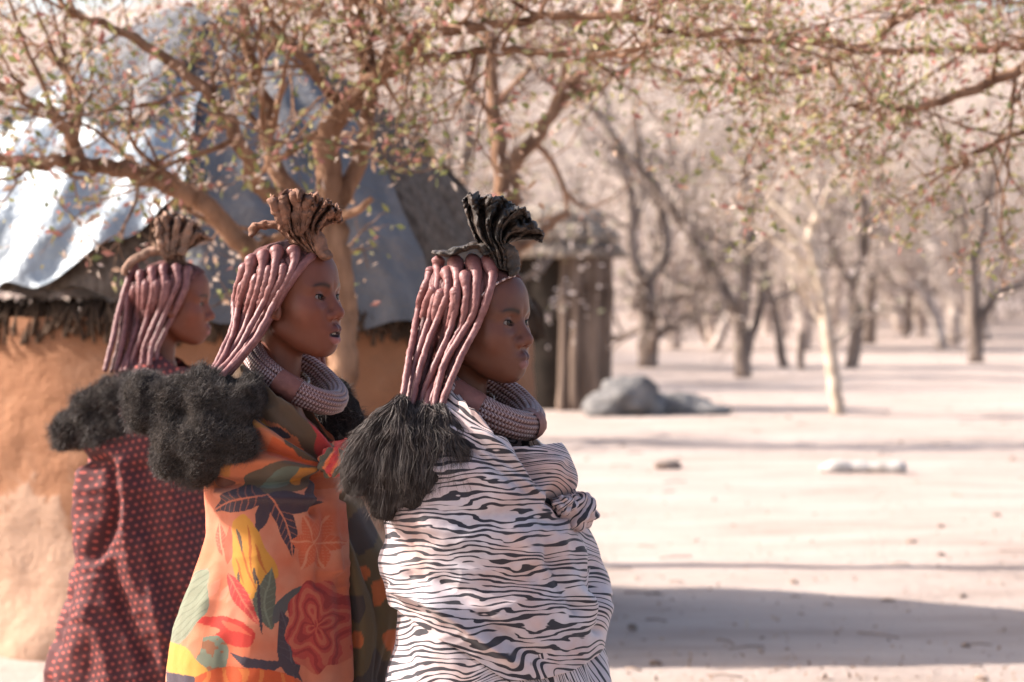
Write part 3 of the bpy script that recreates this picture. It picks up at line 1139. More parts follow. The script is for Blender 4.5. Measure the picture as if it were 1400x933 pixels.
# zebra print
m = NT('zebra_cloth', 0.62, 0.25)
pv = m.attr('pat')
x, y, z = m.sep(pv)
big = m.noise(m.scale(pv, (3.2, 8.0, 1.0)), 1.0, 2, 0.5)
med = m.noise(m.scale(pv, (12.0, 34.0, 1.0)), 1.0, 2, 0.5)
ph = m.math('ADD', m.math('MULTIPLY', y, 1.0 / 0.0116), m.math('ADD', m.math('MULTIPLY', big, 6.6), m.math('MULTIPLY', med, 3.0)))
wv = m.math('SINE', m.math('MULTIPLY', ph, 2 * math.pi))
thr = m.math('MULTIPLY_ADD', m.noise(m.scale(pv, (11.0, 60.0, 3.0)), 1.0, 2), 4.4, -1.86)
dark = m.math('MULTIPLY', m.math('SUBTRACT', wv, thr), 5.0, clamp=True)
wh = m.ramp(m.noise(m.coord(), 30, 4), [(0.3, (0.37, 0.315, 0.325)), (0.7, (0.49, 0.425, 0.435))])
oz = m.sep(m.coord())[2]
st = m.math('MULTIPLY', m.math('MULTIPLY_ADD', oz, 7.0, -8.6, clamp=True), 0.75)
st = m.math('MAXIMUM', st, m.math('MULTIPLY_ADD', m.noise(m.coord(), 5, 4, 0.6), 2.6, -1.05, clamp=True))
st = m.math('MULTIPLY', st, m.math('MULTIPLY_ADD', m.noise(m.coord(), 22, 4, 0.6), 1.4, 0.1))
m.color(m.mix(m.math('MULTIPLY', st, 0.95, clamp=True), m.mix(dark, wh, (0.020, 0.018, 0.024)), m.mix(dark, (0.44, 0.215, 0.15), (0.030, 0.016, 0.016))))
m.bump(m.noise(m.coord(), 900, 2), 0.12, 0.0006)
m.b.inputs['Sheen Weight'].default_value = 0.15
MAT['zebra'] = m.m

# red dots on dark maroon
m = NT('dotted_cloth', 0.75, 0.15)
x, y, z = m.sep(m.attr('pat'))
D = 0.0188
gx_ = m.math('MULTIPLY', x, 1 / D)
gy_ = m.math('MULTIPLY', y, 1 / D)
row = m.math('FLOOR', gy_)
odd = m.math('MULTIPLY', m.math('MODULO', row, 2.0), 0.5)
fx = m.math('SUBTRACT', m.math('FRACT', m.math('ADD', gx_, odd)), 0.5)
fy = m.math('SUBTRACT', m.math('FRACT', gy_), 0.5)
rr = m.math('ADD', m.math('MULTIPLY', fx, fx), m.math('MULTIPLY', fy, fy))
dot = m.math('MULTIPLY', m.math('SUBTRACT', 0.066, rr), 30.0, clamp=True)
m.color(m.mix(dot, (0.076, 0.027, 0.027), (0.34, 0.074, 0.058)))
m.bump(m.noise(m.coord(), 500, 2), 0.15, 0.001)
MAT['dotted'] = m.m

# fleece with a printed pattern carried by the cloth itself
m = NT('floral_cloth', 0.92, 0.08)
n = m.noise(m.coord(), 700, 3, 0.7)
n2 = m.noise(m.coord(), 90, 3, 0.6)
c = m.mix(m.math('MULTIPLY', n, 0.10), m.attr('col', 'Color'), (0.50, 0.36, 0.29))
m.color(m.mix(m.math('MULTIPLY', n2, 0.22), c, (0.16, 0.06, 0.03)))
m.bump(n, 0.5, 0.003)
m.b.inputs['Sheen Weight'].default_value = 0.10
m.b.inputs['Sheen Roughness'].default_value = 0.5
MAT['floral'] = m.m
# ------------------------------------------------------------------ setting
# ---- materials
m = NT('sand', 0.95, 0.1)
co = m.coord()
f = m.noise(m.scale(co, (0.6, 1.3, 1)), 0.9, 7, 0.68)
c = m.ramp(f, [(0.28, (0.29, 0.215, 0.176)), (0.46, (0.415, 0.322, 0.272)), (0.75, (0.51, 0.412, 0.358))])
f2 = m.noise(co, 14, 5, 0.7)
m.color(m.mix(m.ramp(f2, [(0.60, 0.0), (0.72, 0.55)]), c, (0.30, 0.20, 0.15)))
m.bump(m.noise(co, 22, 6, 0.7), 0.6, 0.05)
SAND = m.m
m = NT('mud_plaster', 0.95, 0.1)
co = m.coord()
f = m.noise(co, 3.2, 6, 0.6)
c = m.ramp(f, [(0.3, (0.255, 0.115, 0.062)), (0.55, (0.32, 0.155, 0.087)), (0.75, (0.385, 0.21, 0.132))])
z = m.sep(co)[2]
# sunlight on the lower wall painted in as a paler colour, edge broken by noise
lo = m.math('ADD', m.math('MULTIPLY', z, -1.6), m.math('MULTIPLY', m.noise(co, 4.5, 6, 0.7), 2.4))
c = m.mix(m.ramp(lo, [(0.10, 0.0), (0.32, 1.0)]), c, (0.42, 0.265, 0.185))
m.color(m.mix(m.ramp(m.noise(co, 17, 5, 0.7), [(0.56, 0.0), (0.70, 0.5)]), c, (0.26, 0.13, 0.07)))
m.bump(m.noise(co, 9, 7, 0.7), 0.9, 0.06)
MUD = m.m
THATCH = mat_var('thatch', (0.13, 0.095, 0.072), (0.34, 0.265, 0.21), 6, 0.95, 0.1, 0.9, 30, 0.03, stretch=(8, 8, 0.8))
THATCH_PALE = mat_var('thatch_pale', (0.20, 0.155, 0.12), (0.44, 0.36, 0.29), 6, 0.95, 0.1, 0.6, 30, 0.03)
THATCH_DARK = mat_var('thatch_dark', (0.035, 0.023, 0.016), (0.11, 0.070, 0.048), 8, 0.95, 0.1, 0.8, 30, 0.03)
m = NT('silver_sheet', 0.30, 0.6)
co = m.coord()
m.color(m.ramp(m.noise(co, 2.6, 5, 0.6), [(0.3, (0.19, 0.22, 0.25)), (0.55, (0.30, 0.33, 0.355)), (0.75, (0.42, 0.44, 0.45))]))
m.bump(m.noise(co, 7, 5, 0.6), 0.8, 0.05)
m.put(m.b.inputs['Roughness'], m.math('MULTIPLY_ADD', m.noise(co, 9, 3), 0.3, 0.22))
SILVER = m.m
m = NT('grey_tarp', 0.7, 0.25)
co = m.coord()
f = m.noise(m.scale(co, (1, 1, 0.4)), 4, 6, 0.65)
m.color(m.ramp(f, [(0.3, (0.085, 0.085, 0.091)), (0.55, (0.14, 0.134, 0.136)), (0.78, (0.25, 0.21, 0.185))]))
m.bump(m.noise(co, 12, 5), 0.7, 0.05)
TARP = m.m
BARK = mat_var('bark_warm', (0.095, 0.044, 0.025), (0.42, 0.240, 0.148), 11, 0.9, 0.15, 0.9, 45, 0.02, stretch=(1, 1, 0.35))
BARK_FAR = mat_var('bark_far', (0.29, 0.230, 0.195), (0.64, 0.535, 0.465), 5, 0.92, 0.1)  # bark colour paled with distance, in place of haze
BARK_GREY = mat_var('bark_grey', (0.095, 0.070, 0.058), (0.29, 0.225, 0.185), 5, 0.92, 0.1, 0.7, 25, 0.03, stretch=(1, 1, 0.3))
BARK_PALE = mat_var('bark_pale', (0.36, 0.27, 0.20), (0.58, 0.47, 0.37), 5, 0.9, 0.1, 0.4, 25, 0.02)
CHALK = mat_var('bleached_wood', (0.26, 0.22, 0.19), (0.56, 0.51, 0.47), 7, 0.9, 0.1, 0.4, 20, 0.02)
POLE = mat_var('weathered_pole', (0.085, 0.058, 0.044), (0.25, 0.18, 0.14), 5, 0.92, 0.1, 0.6, 30, 0.02, stretch=(1, 1, 0.2))
ROCK = mat_var('grey_rock', (0.095, 0.090, 0.090), (0.30, 0.275, 0.26), 4, 0.9, 0.2, 1.0, 9, 0.12)
DARK_IN = mat_var('inside_shade', (0.02, 0.016, 0.013), (0.045, 0.034, 0.027), 6, 0.95, 0.05)  # near-black colour standing in for the shade inside the pole hut


def leaf_mat(name, stops):
    m = NT(name, 0.65, 0.25)
    m.color(m.ramp(m.attr('rnd', 'Fac'), stops, 'CONSTANT'))
    m.b.inputs['Transmission Weight'].default_value = 0.0
    # thin leaves let some light through
    tr = m.n('BsdfTranslucent')
    m.t.links.new(m.b.inputs['Base Color'].links[0].from_socket, tr.inputs[0])
    mx = m.n('MixShader'); mx.inputs[0].default_value = 0.35
    m.t.links.new(m.b.outputs[0], mx.inputs[1]); m.t.links.new(tr.outputs[0], mx.inputs[2])
    m.t.links.new(mx.outputs[0], m.out.inputs[0])
    return m.m


LEAF = leaf_mat('dry_leaves', [(0.0, (0.27, 0.26, 0.09)), (0.16, (0.42, 0.36, 0.17)), (0.32, (0.46, 0.30, 0.21)), (0.50, (0.42, 0.19, 0.15)), (0.64, (0.17, 0.18, 0.07)), (0.76, (0.58, 0.46, 0.38))])
LEAF_FAR = leaf_mat('far_leaves', [(0.0, (0.64, 0.52, 0.45)), (0.35, (0.54, 0.44, 0.385)), (0.6, (0.72, 0.60, 0.53)), (0.88, (0.46, 0.43, 0.26))])  # leaf colours brightened to stand in for distant haze

LITTER_WOOD = mat_var('litter_wood', (0.16, 0.11, 0.085), (0.34, 0.25, 0.20), 9)
LITTER = leaf_mat('litter', [(0.0, (0.30, 0.20, 0.14)), (0.4, (0.42, 0.30, 0.22)), (0.8, (0.20, 0.13, 0.09))])

# ---- ground
gx = np.concatenate([np.linspace(-400, -14, 14), np.linspace(-13, 16, 90), np.linspace(17, 400, 14)])
gy = np.concatenate([np.linspace(-30, 5, 8), np.linspace(5.5, 40, 130), np.linspace(41, 130, 60), np.linspace(135, 420, 30)])
GX, GY = np.meshgrid(gx, gy)


def ground_z(x, y):
    x = np.asarray(x, float); y = np.asarray(y, float)
    q = np.stack([x, y, 0 * x], -1)
    near = 0.035 * vnoise(q, 0.35, 3) + 0.012 * vnoise(q + 3, 1.9, 3)
    fl = np.clip((y - 6.5) / 3, 0, 1)
    far = np.clip((y - 70) / 60, 0, 1) ** 1.5 * (y - 70) * 0.135 * (1 + 0.3 * vnoise(q, 0.008, 2))
    return near * fl + np.maximum(far, 0)


GZ = ground_z(GX, GY)
go = link('ground', mesh_np('ground', np.stack([GX, GY, GZ], -1).reshape(-1, 3), grid_faces(len(gx), len(gy))), None, SAND)
struct(go)

# ---- mud hut with sheet covered roof
HX, HYc = -1.28, 11.0
WR, WH = 1.37, 1.37
hut = empty('mud_hut', (HX, HYc, 0))
tag(hut, 'round orange mud hut, conical roof under silver and grey plastic sheets', 'hut')
n, k = 180, 70
th = np.linspace(0, 2 * math.pi, n, endpoint=False)[None, :]
zz = np.linspace(-0.12, WH, k)[:, None]
q = np.stack([np.cos(th) * 1.5 + 0 * zz, np.sin(th) * 1.5 + 0 * zz, zz + 0 * th], -1)
rr = WR + 0.05 * vnoise(q, 1.6, 3) + 0.018 * vnoise(q, 7, 3) + 0.05 * np.exp(-(zz / 0.16) ** 2)
V = np.stack([rr * np.cos(th), rr * np.sin(th), zz + 0 * th], -1)
link('wall', mesh_np('wall', V.reshape(-1, 3), grid_faces(n, k, True)), hut, MUD)
# thatch skirt of sticks between wall top and eave
bag = Bag()
for a in np.linspace(0, 2 * math.pi, 900, endpoint=False):
    r0 = WR + 0.02 + 0.04 * random.random(); z0 = WH - 0.02 - 0.10 * random.random(); z1 = WH + 0.04 + 0.03 * random.random()
    a1 = a + random.uniform(-0.05, 0.05)
    bag.tube(np.array([[r0 * math.cos(a), r0 * math.sin(a), z0], [(r0 - .02) * math.cos((a + a1) / 2), (r0 - .02) * math.sin((a + a1) / 2), (z0 + z1) / 2], [(r0 - 0.05) * math.cos(a1), (r0 - 0.05) * math.sin(a1), z1]]), random.uniform(0.006, 0.012), 4)
so = link('eave_sticks', bag.mesh('eave_sticks'), hut, THATCH_DARK); so['kind'] = 'stuff'
# roof: bulged cone, thatch; eave droops on the right
RK = np.array([[0.04, 2.70], [0.30, 2.58], [0.59, 2.37], [0.85, 2.17], [1.06, 1.94], [1.26, 1.66], [1.42, 1.35], [1.45, 1.27]])


def roof_r(t, th):
    """radius and height of the roof at t (0 apex .. 1 eave, 1.1 past it)"""
    k = np.array([0.0, 0.16, 0.36, 0.54, 0.70, 0.86, 1.03, 1.12])
    r = np.interp(t, k, RK[:, 0]); z = np.interp(t, k, RK[:, 1])
    left = np.clip(-np.cos(th), -0.3, 1.0)
    return r * (1 + 0.04 * left * t), z + 0.10 * t * left


def roof_patch(name, a0, a1, t0, t1, lift, mat, na, nt_, wr, seed, ragged=0.0, edge_tab=None):
    aa = np.linspace(a0, a1, na)[None, :] + 0 * np.zeros((nt_, 1))
    tt = np.linspace(0, 1, nt_)[:, None] + 0 * aa
    e1 = t1 if edge_tab is None else np.interp(np.degrees(aa), [e[0] for e in edge_tab], [e[1] for e in edge_tab])
    edge = e1 + ragged * vnoise(np.stack([aa * 2, 0 * aa, 0 * aa + seed], -1), 1.5, 3)
    edge0 = t0 + ragged * 0.5 * vnoise(np.stack([aa * 2, 0 * aa + 5, 0 * aa + seed], -1), 1.5, 2)
    tt = edge0 + (edge - edge0) * tt
    r, z = roof_r(tt, aa)
    q = np.stack([r * np.cos(aa), r * np.sin(aa), z], -1)
    w = wr * vnoise(q * np.array([1, 1, 0.6]) + seed, 2.2, 3) + 0.5 * wr * (1 - 2 * np.abs(vnoise(q + seed * 2, 3.8, 2)))
    # gathers running down the slope
    w = w + 0.55 * wr * np.sin(aa * 26 + 3 * vnoise(q + seed, 1.5, 2)) * tt
    if name == 'roof':
        w = w + 0.020 * vnoise(np.stack([aa * 30, tt * 1.5, 0 * aa], -1), 1.0, 2)
    nrm = np.stack([0.6 * np.cos(aa), 0.6 * np.sin(aa), 0.8 + 0 * aa], -1)
    V = q + nrm * (lift + w)[..., None]
    return link(name, mesh_np(name, V.reshape(-1, 3), grid_faces(na, nt_)), hut, mat)


roof_patch('roof', 0, 2 * math.pi, 0.0, 1.0, 0.0, THATCH, 420, 70, 0.024, 1, 0.03)
roof_patch('grey_sheet', R(-150), R(-46), 0.0, 1.05, 0.05, TARP, 190, 90, 0.028, 4, 0.04, [(-150, 0.75), (-97, 0.78), (-88, 1.05), (-46, 1.06)])
roof_patch('silver_sheet', R(-250), R(-92), 0.42, 1.13, 0.10, SILVER, 160, 90, 0.050, 7, 0.03, [(-250, 1.10), (-150, 1.08), (-114, 0.99), (-92, 0.80)])
roof_patch('dark_sheet', R(-240), R(-100), 0.10, 0.60, 0.13, TARP, 120, 60, 0.035, 9, 0.06)
# ---- pole hut behind
PH = np.array([(760 - CX) / F_PX * 29.0, 29.6])
phut = empty('pole_hut', (PH[0], PH[1], 0))
tag(phut, 'small hut of upright weathered poles with flat layered thatch roof', 'hut')
pr = 0.78
V, Q = box_arrays((-0.62, -0.45, -0.05), (0.50, 0.6, 1.85))
ang = np.linspace(0, 2 * math.pi, 34, endpoint=False)
pole_meshes = []
for j in range(5):
    p = smooth_line(np.array([[0, 0, -0.1], [random.uniform(-.05, .05), 0, 0.6], [random.uniform(-.05, .05), 0, 1.3], [0, 0, 1.98]]), 12)
    V, Q, Tt = tube_arrays(p, (0.058 + 0.008 * j) * (1 + 0.25 * vnoise(p + j, 3, 2)), 9)
    pole_meshes.append(mesh_np('pole', V, [Q, Tt])); pole_meshes[-1].materials.append(POLE)
for j, a in enumerate(ang):
    ax, ayy = 0.84 * math.cos(a), 0.84 * math.sin(a)
    ax = np.sign(ax) * min(abs(ax), 0.60) ; ayy = np.sign(ayy) * min(abs(ayy), 0.60)
    if ayy < -0.4 and -0.62 < ax < 0.06:
        continue
    o = link('pole', pole_meshes[j % 5], phut)
    o.location = (ax, ayy, 0); o.rotation_euler = (random.uniform(-.02, .02), random.uniform(-.02, .02), random.uniform(0, 6))
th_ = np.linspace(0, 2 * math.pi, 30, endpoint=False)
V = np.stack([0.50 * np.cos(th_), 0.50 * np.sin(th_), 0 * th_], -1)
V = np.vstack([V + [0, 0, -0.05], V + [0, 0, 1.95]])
link('doorway_shade', mesh_np('doorway_shade', V, grid_faces(30, 2, True)), phut, DARK_IN)  # dark sleeve inside the poles, paints in the doorway's shade
for i, (r, z0, z1) in enumerate([(0.80, 1.84, 2.06), (0.72, 2.05, 2.26), (0.56, 2.24, 2.42)]):
    bag = Bag()
    n = 60
    t2 = np.linspace(0, 2 * math.pi, n, endpoint=False)
    prof = [(r * 0.3, z0 + 0.02), (r * 0.98, z0), (r * 1.03, z0 + 0.06), (r * 0.97, (z0 + z1) / 2), (r * 0.8, z1), (0.02, z1 + 0.06)]
    V = np.array([[pr_ * math.cos(a) * (1 + 0.04 * math.sin(5 * a + i)), pr_ * math.sin(a) * (1 + 0.04 * math.sin(7 * a)), z + 0.02 * math.sin(9 * a + i)] for pr_, z in prof for a in t2])
    bag.add(V, grid_faces(n, len(prof), True))
    for a in np.linspace(0, 2 * math.pi, 130, endpoint=False):
        ro = r * (1.0 + 0.08 * random.random())
        bag.tube(np.array([[ro * .55 * math.cos(a), ro * .55 * math.sin(a), z1 + .01], [ro * .9 * math.cos(a), ro * .9 * math.sin(a), (z0 + z1) / 2 + .05], [ro * 1.06 * math.cos(a), ro * 1.06 * math.sin(a), z0 + 0.01 - 0.02 * random.random()]]), 0.014, 4)
    link('thatch_layer', bag.mesh('thatch_layer'), phut, THATCH_PALE)

# ---- trees
def grow(bag, p, d, length, rad, level, r, leaves, spread=0.6, sides=(8, 6, 5, 4, 3), seg=6, up=0.15, gnarl=0.35, kids=(4, 4, 4, 3), leafn=2, shrink=0.62):
    """recursive limb; leaves collects (point, dir) at twig ends"""
    pts = [p]
    d = d / np.linalg.norm(d)
    n = max(3, seg - level)
    for i in range(n):
        d = d + r.normal(0, gnarl / n ** 0.5, 3) + np.array([0, 0, up / n])
        d /= np.linalg.norm(d)
        pts.append(pts[-1] + d * length / n)
    pts = np.array(pts)
    rr_ = rad * np.linspace(1, 0.45, len(pts))
    bag.tube(pts, rr_, sides[min(level, 4)], cap=False)
    if level >= len(kids):
        for _ in range(leafn):
            t = r.uniform(0.2, 1.0)
            i = min(int(t * n), n - 1)
            leaves.append(pts[i] + (pts[i + 1] - pts[i]) * (t * n - i))
        return
    for k_ in range(kids[level]):
        t = r.uniform(0.35, 1.0) if k_ else 1.0
        i = min(int(t * n), n - 1)
        q = pts[i] + (pts[i + 1] - pts[i]) * (t * n - i)
        nd = d + r.normal(0, spread, 3)
        grow(bag, q, nd, length * shrink * r.uniform(0.75, 1.2), rad * 0.48 * (1.15 if k_ == 0 else 0.9), level + 1, r, leaves, spread, sides, seg, up, gnarl, kids, leafn, shrink)


def leaf_mesh(name, pts, size, r, per=3, scatter=0.03):
    pts = np.repeat(np.array(pts), per, axis=0)
    n = len(pts)
    pts = pts + r.normal(0, scatter, (n, 3))
    a = r.normal(0, 1, (n, 3)); a /= np.linalg.norm(a, axis=1)[:, None]
    b = np.cross(a, r.normal(0, 1, (n, 3))); b /= np.linalg.norm(b, axis=1)[:, None]
    s = size * r.uniform(0.6, 1.3, (n, 1))
    c = np.cross(a, b) * 0.18
    V = np.stack([pts - a * s, pts + b * s * 0.45 + c * s, pts + a * s, pts - b * s * 0.45 + c * s], 1).reshape(-1, 3)
    me = mesh_np(name, V, np.arange(n * 4).reshape(-1, 4), False)
    set_attr(me, 'rnd', np.repeat(r.random(n), 4), 'FLOAT')
    return me


def make_tree(name, loc, limbs, seed, bark, lmat, leaf_size, kids=(4, 4, 3), leafn=2, per=2, spread=0.6, scatter=0.04, label='', cat='tree', group=None, twig_from=1, gnarl=0.35, up=0.15, shrink=0.62, tlen=1.0):
    """limbs: list of (points (n,3) relative to loc, r0, r1, number of side branches)"""
    r = np.random.default_rng(seed)
    root = empty(name, loc)
    tag(root, label, cat, group)
    wood, twigs, lv = Bag(), Bag(), []
    for pts, r0, r1, nb in limbs:
        p = smooth_line(np.array(pts, float), max(12, 5 * len(pts)))
        L = np.linalg.norm(np.diff(p, axis=0), axis=1).sum()
        p[1:-1] += r.normal(0, 0.006 * L ** 0.5, (len(p) - 2, 3))
        rad = np.linspace(r0, r1, len(p)) * (1 + 0.10 * vnoise(p + seed, 5, 2))
        wood.tube(p, rad, 11)
        for k_ in range(nb):
            t = r.uniform(0.25, 1.0) if k_ else 1.0
            i = min(int(t * (len(p) - 1)), len(p) - 2)
            d = p[i + 1] - p[i]
            d = d / np.linalg.norm(d)
            nd = d * 0.6 + r.normal(0, spread, 3)
            grow(twigs, p[i], nd, tlen * r.uniform(0.6, 1.2), max(rad[i] * 0.5, 0.006), 0, r, lv, spread, (6, 5, 4, 3, 3), 6, up, gnarl, kids, leafn, shrink)
    link('trunk', wood.mesh('trunk'), root, bark)
    if twigs.n:
        tw = link('branches', twigs.mesh('branches'), root, bark); tw['kind'] = 'stuff'
    if lv and lmat:
        cr = link('crown', leaf_mesh('crown', lv, leaf_size, r, per, scatter), root, lmat); cr['kind'] = 'stuff'
    return root


# the big spreading tree in front of the hut
TY = 8.4
tl = np.array([(462 - CX) / F_PX * TY, TY, 0.0])
Q3 = lambda L, dy: [P(a, b, TY + (dy if not isinstance(dy, (list, tuple)) else dy[i])) - tl for i, (a, b) in enumerate(L)]
limbs = [
    ([(0.0, 0, -0.1), (0.02, 0.02, 0.5)] + Q3([(468, 600), (470, 480), (462, 380), (452, 280)], 0), 0.068, 0.052, 1),
    (Q3([(452, 285), (446, 200), (470, 150), (520, 100), (575, 50), (640, -20)], [0, 0, -.05, -.1, -.2, -.3]), 0.048, 0.020, 9),
    (Q3([(455, 290), (490, 220), (505, 150), (490, 60), (470, -40)], [0, .05, .1, .15, .2]), 0.036, 0.016, 7),
    (Q3([(468, 470), (400, 400), (345, 345), (290, 290), (240, 258), (180, 236), (115, 226), (60, 224), (-20, 218)], [0, -.05, -.1, -.15, -.2, -.25, -.3, -.3, -.3]), 0.046, 0.020, 7),
    (Q3([(108, 226), (98, 190), (62, 152), (0, 118), (-70, 95)], [-.3, -.3, -.3, -.3, -.3]), 0.026, 0.014, 6),
    (Q3([(100, 200), (108, 150), (92, 100), (60, 60)], [-.3, -.28, -.2, -.1]), 0.014, 0.008, 5),
    (Q3([(450, 330), (400, 280), (350, 255), (330, 200), (300, 150), (250, 95), (180, 50), (90, 20)], [0, -.1, -.15, -.2, -.2, -.2, -.2, -.2]), 0.036, 0.012, 10),
    (Q3([(455, 330), (380, 230), (368, 150), (340, 70), (330, -30)], [0, .1, .15, .2, .3]), 0.036, 0.014, 8),
    (Q3([(470, 150), (430, 100), (380, 40), (350, -30)], [0, -.1, -.2, -.3]), 0.022, 0.010, 7),
    (Q3([(520, 100), (620, 75), (720, 70), (820, 78), (900, 60)], [-.1, -.2, -.3, -.4, -.5]), 0.020, 0.008, 9),
    (Q3([(575, 50), (700, 30), (820, 20), (960, 50), (1080, 60)], [-.2, -.3, -.4, -.5, -.6]), 0.020, 0.008, 10),
    (Q3([(455, 300), (485, 290), (508, 272)], [-.05, -.12, -.15]), 0.018, 0.010, 0),
]
big = make_tree('spreading_tree', tl, limbs, 5, BARK, LEAF, 0.019, kids=(4, 3, 3), leafn=2, per=2, spread=0.62, scatter=0.035, tlen=0.42, shrink=0.66,
                label='low spreading tree with orange bark and sparse yellowing leaves before the mud hut')
# canopy of a neighbour reaching in over the clearing
nl = np.array([3.6, 9.2, 0.0])
limbs = [([(0, 0, -0.1), (-0.05, 0.1, 0.9), (-0.2, 0, 1.9), (-0.35, 0, 2.7)], 0.13, 0.08, 1)]
N3 = lambda L, Ys: [P(a, b, y) - nl for (a, b), y in zip(L, Ys)]
for L, Ys in [([(1820, -30), (1600, 20), (1420, 60), (1250, 70), (1080, 50), (930, 30)], [9.2, 9.1, 9.0, 9.0, 9.0, 9.0]),
              ([(1820, -30), (1650, 60), (1480, 150), (1380, 185), (1290, 235)], [9.2, 9.0, 8.9, 8.8, 8.8]),
              ([(1820, -30), (1560, -40), (1300, 0), (1120, 90), (990, 110), (880, 95)], [9.2, 9.3, 9.4, 9.4, 9.4, 9.4]),
              ([(1820, -30), (1560, 10), (1360, 110), (1230, 150), (1130, 140)], [9.2, 8.9, 8.7, 8.6, 8.6])]:
    limbs.append((N3(L, Ys), 0.030, 0.008, 15))
make_tree('overhanging_tree', nl, limbs, 12, BARK, LEAF, 0.018, kids=(4, 3, 3), leafn=2, per=2, spread=0.55, scatter=0.035, tlen=0.36, shrink=0.66,
          label='tree whose leafy twigs hang in over the sandy clearing')
# slim forked tree between the huts
fl_ = np.array([(690 - CX) / F_PX * 13.2, 13.2, 0])
F3 = lambda L: [P(a, b, 13.2) - fl_ for a, b in L]
limbs = [([(0, 0, -0.1), (0.02, 0, 0.8)] + F3([(688, 420), (692, 330), (692, 262)]), 0.085, 0.075, 0),
         (F3([(692, 268), (682, 200), (674, 130), (672, 60), (640, -40)]), 0.055, 0.02, 7),
         (F3([(692, 268), (705, 225), (745, 170), (772, 130), (800, 95), (850, 20), (880, -60)]), 0.050, 0.02, 5),
         (F3([(772, 130), (830, 110), (900, 60), (960, 20)]), 0.026, 0.01, 6),
         (F3([(702, 345), (730, 325), (758, 302), (776, 290)]), 0.030, 0.020, 0)]
make_tree('forked_tree', fl_, limbs, 23, BARK, LEAF, 0.017, kids=(3, 3, 3), leafn=1, per=1, tlen=0.6, scatter=0.05, label='slim forked tree rising between the mud hut and the pole hut')

# woodland: individual trees
def wood_tree(name, px, py_base, lean, h, r0, seed, bark, label, stems=1, group=None, lmat=None, kids=(4, 3, 3), leafn=1, per=1, leaf=0.04, tlen=None):
    Yt = F_PX * CAM_Z / (py_base - HY)
    x = (px - CX) / F_PX * Yt
    loc = np.array([x, Yt, float(ground_z(np.array(x), np.array(Yt))) - 0.03])
    r = np.random.default_rng(seed)
    limbs = []
    for s_ in range(stems):
        ln = lean + (0 if stems == 1 else r.uniform(-0.5, 0.5))
        hh = h * r.uniform(0.85, 1.1)
        p = [np.zeros(3)]
        d = np.array([ln * 0.6, r.uniform(-.2, .2), 1.0])
        for i in range(5):
            d = d + r.normal(0, 0.16, 3) * np.array([1, 1, 0.2]) + np.array([ln * 0.1, 0, 0])
            d /= np.linalg.norm(d)
            p.append(p[-1] + d * hh / 5)
        limbs.append((p, r0 * (1 if s_ == 0 else r.uniform(.6, .9)), r0 * 0.35, 9))
    return make_tree(name, loc, limbs, seed, bark, lmat or LEAF_FAR, leaf, kids=kids, leafn=leafn, per=per, spread=0.65, scatter=0.22, tlen=tlen or h * 0.34, label=label, group=group, up=0.25)


def traced_tree(name, base_px, base_py, stems, seed, bark, label, nb=6, tlen=1.1, lmat=None, leafn=1, per=1, kids=(4, 3, 3), leaf=0.04):
    """stems: list of (pixel polyline, r0, r1) standing in the vertical plane through the tree's foot, bent in depth at random"""
    Yt = F_PX * CAM_Z / (base_py - HY)
    loc = P(base_px, base_py, Yt); loc[2] = float(ground_z(np.array(loc[0]), np.array(Yt))) - 0.03
    r = np.random.default_rng(seed)
    limbs = []
    for pts, r0, r1 in stems:
        g_ = r.uniform(-0.25, 0.25)
        z0 = None
        L = []
        for (a, b) in pts:
            q_ = P(a, b, Yt) - loc
            L.append(q_ + np.array([0, g_ * max(q_[2], 0) * 0.6, 0]))
        limbs.append((L, r0, r1, nb))
    return make_tree(name, loc, limbs, seed, bark, lmat or LEAF_FAR, leaf, kids=kids, leafn=leafn, per=per, spread=0.6, scatter=0.15, tlen=tlen, label=label, up=0.3)


traced_tree('pale_tree', 1148, 568, [([(1148, 570), (1140, 520), (1136, 470), (1130, 420), (1122, 370), (1111, 332), (1119, 300)], 0.085, 0.06), ([(1119, 300), (1136, 262), (1160, 215), (1175, 160)], 0.05, 0.02),
            ([(1119, 302), (1092, 255), (1062, 205), (1040, 150)], 0.045, 0.02), ([(1124, 290), (1180, 245), (1240, 215), (1300, 170)], 0.035, 0.012), ([(1112, 335), (1085, 320), (1062, 290)], 0.025, 0.01)],
            41, BARK_PALE, 'slim crooked cream coloured tree standing alone at the edge of the clearing', nb=5, tlen=0.9)
traced_tree('grey_tree', 885, 502, [([(885, 504), (887, 450), (884, 385)], 0.20, 0.17), ([(884, 388), (864, 345), (862, 265), (838, 185), (820, 90)], 0.12, 0.05), ([(884, 388), (911, 342), (906, 290), (880, 235), (870, 130)], 0.13, 0.05)],
            42, BARK_GREY, 'thick grey trunk forking in two just behind the grey boulders')
traced_tree('grey_tree', 1016, 516, [([(1016, 518), (1012, 445), (985, 390), (950, 330), (905, 268), (850, 200), (800, 130)], 0.15, 0.06), ([(1012, 445), (1018, 380), (1022, 310), (1010, 210)], 0.11, 0.05), ([(1002, 420), (968, 372), (940, 312), (930, 220)], 0.09, 0.04),
            ([(1016, 500), (1040, 420), (1048, 340), (1080, 240)], 0.08, 0.04)], 43, BARK_GREY, 'grey tree with a long stem slanting towards the huts and others upright')
traced_tree('grey_tree', 1073, 503, [([(1073, 505), (1062, 440), (1048, 380), (1034, 325), (1028, 240)], 0.085, 0.04)], 47, BARK_GREY, 'single thin dark trunk leaning between the slanting tree and cream tree', nb=8)
traced_tree('grey_tree', 972, 470, [([(972, 472), (950, 430), (936, 370), (914, 315), (900, 240)], 0.13, 0.06)], 46, BARK_GREY, 'bent trunk standing behind the slanting grey tree', nb=8)
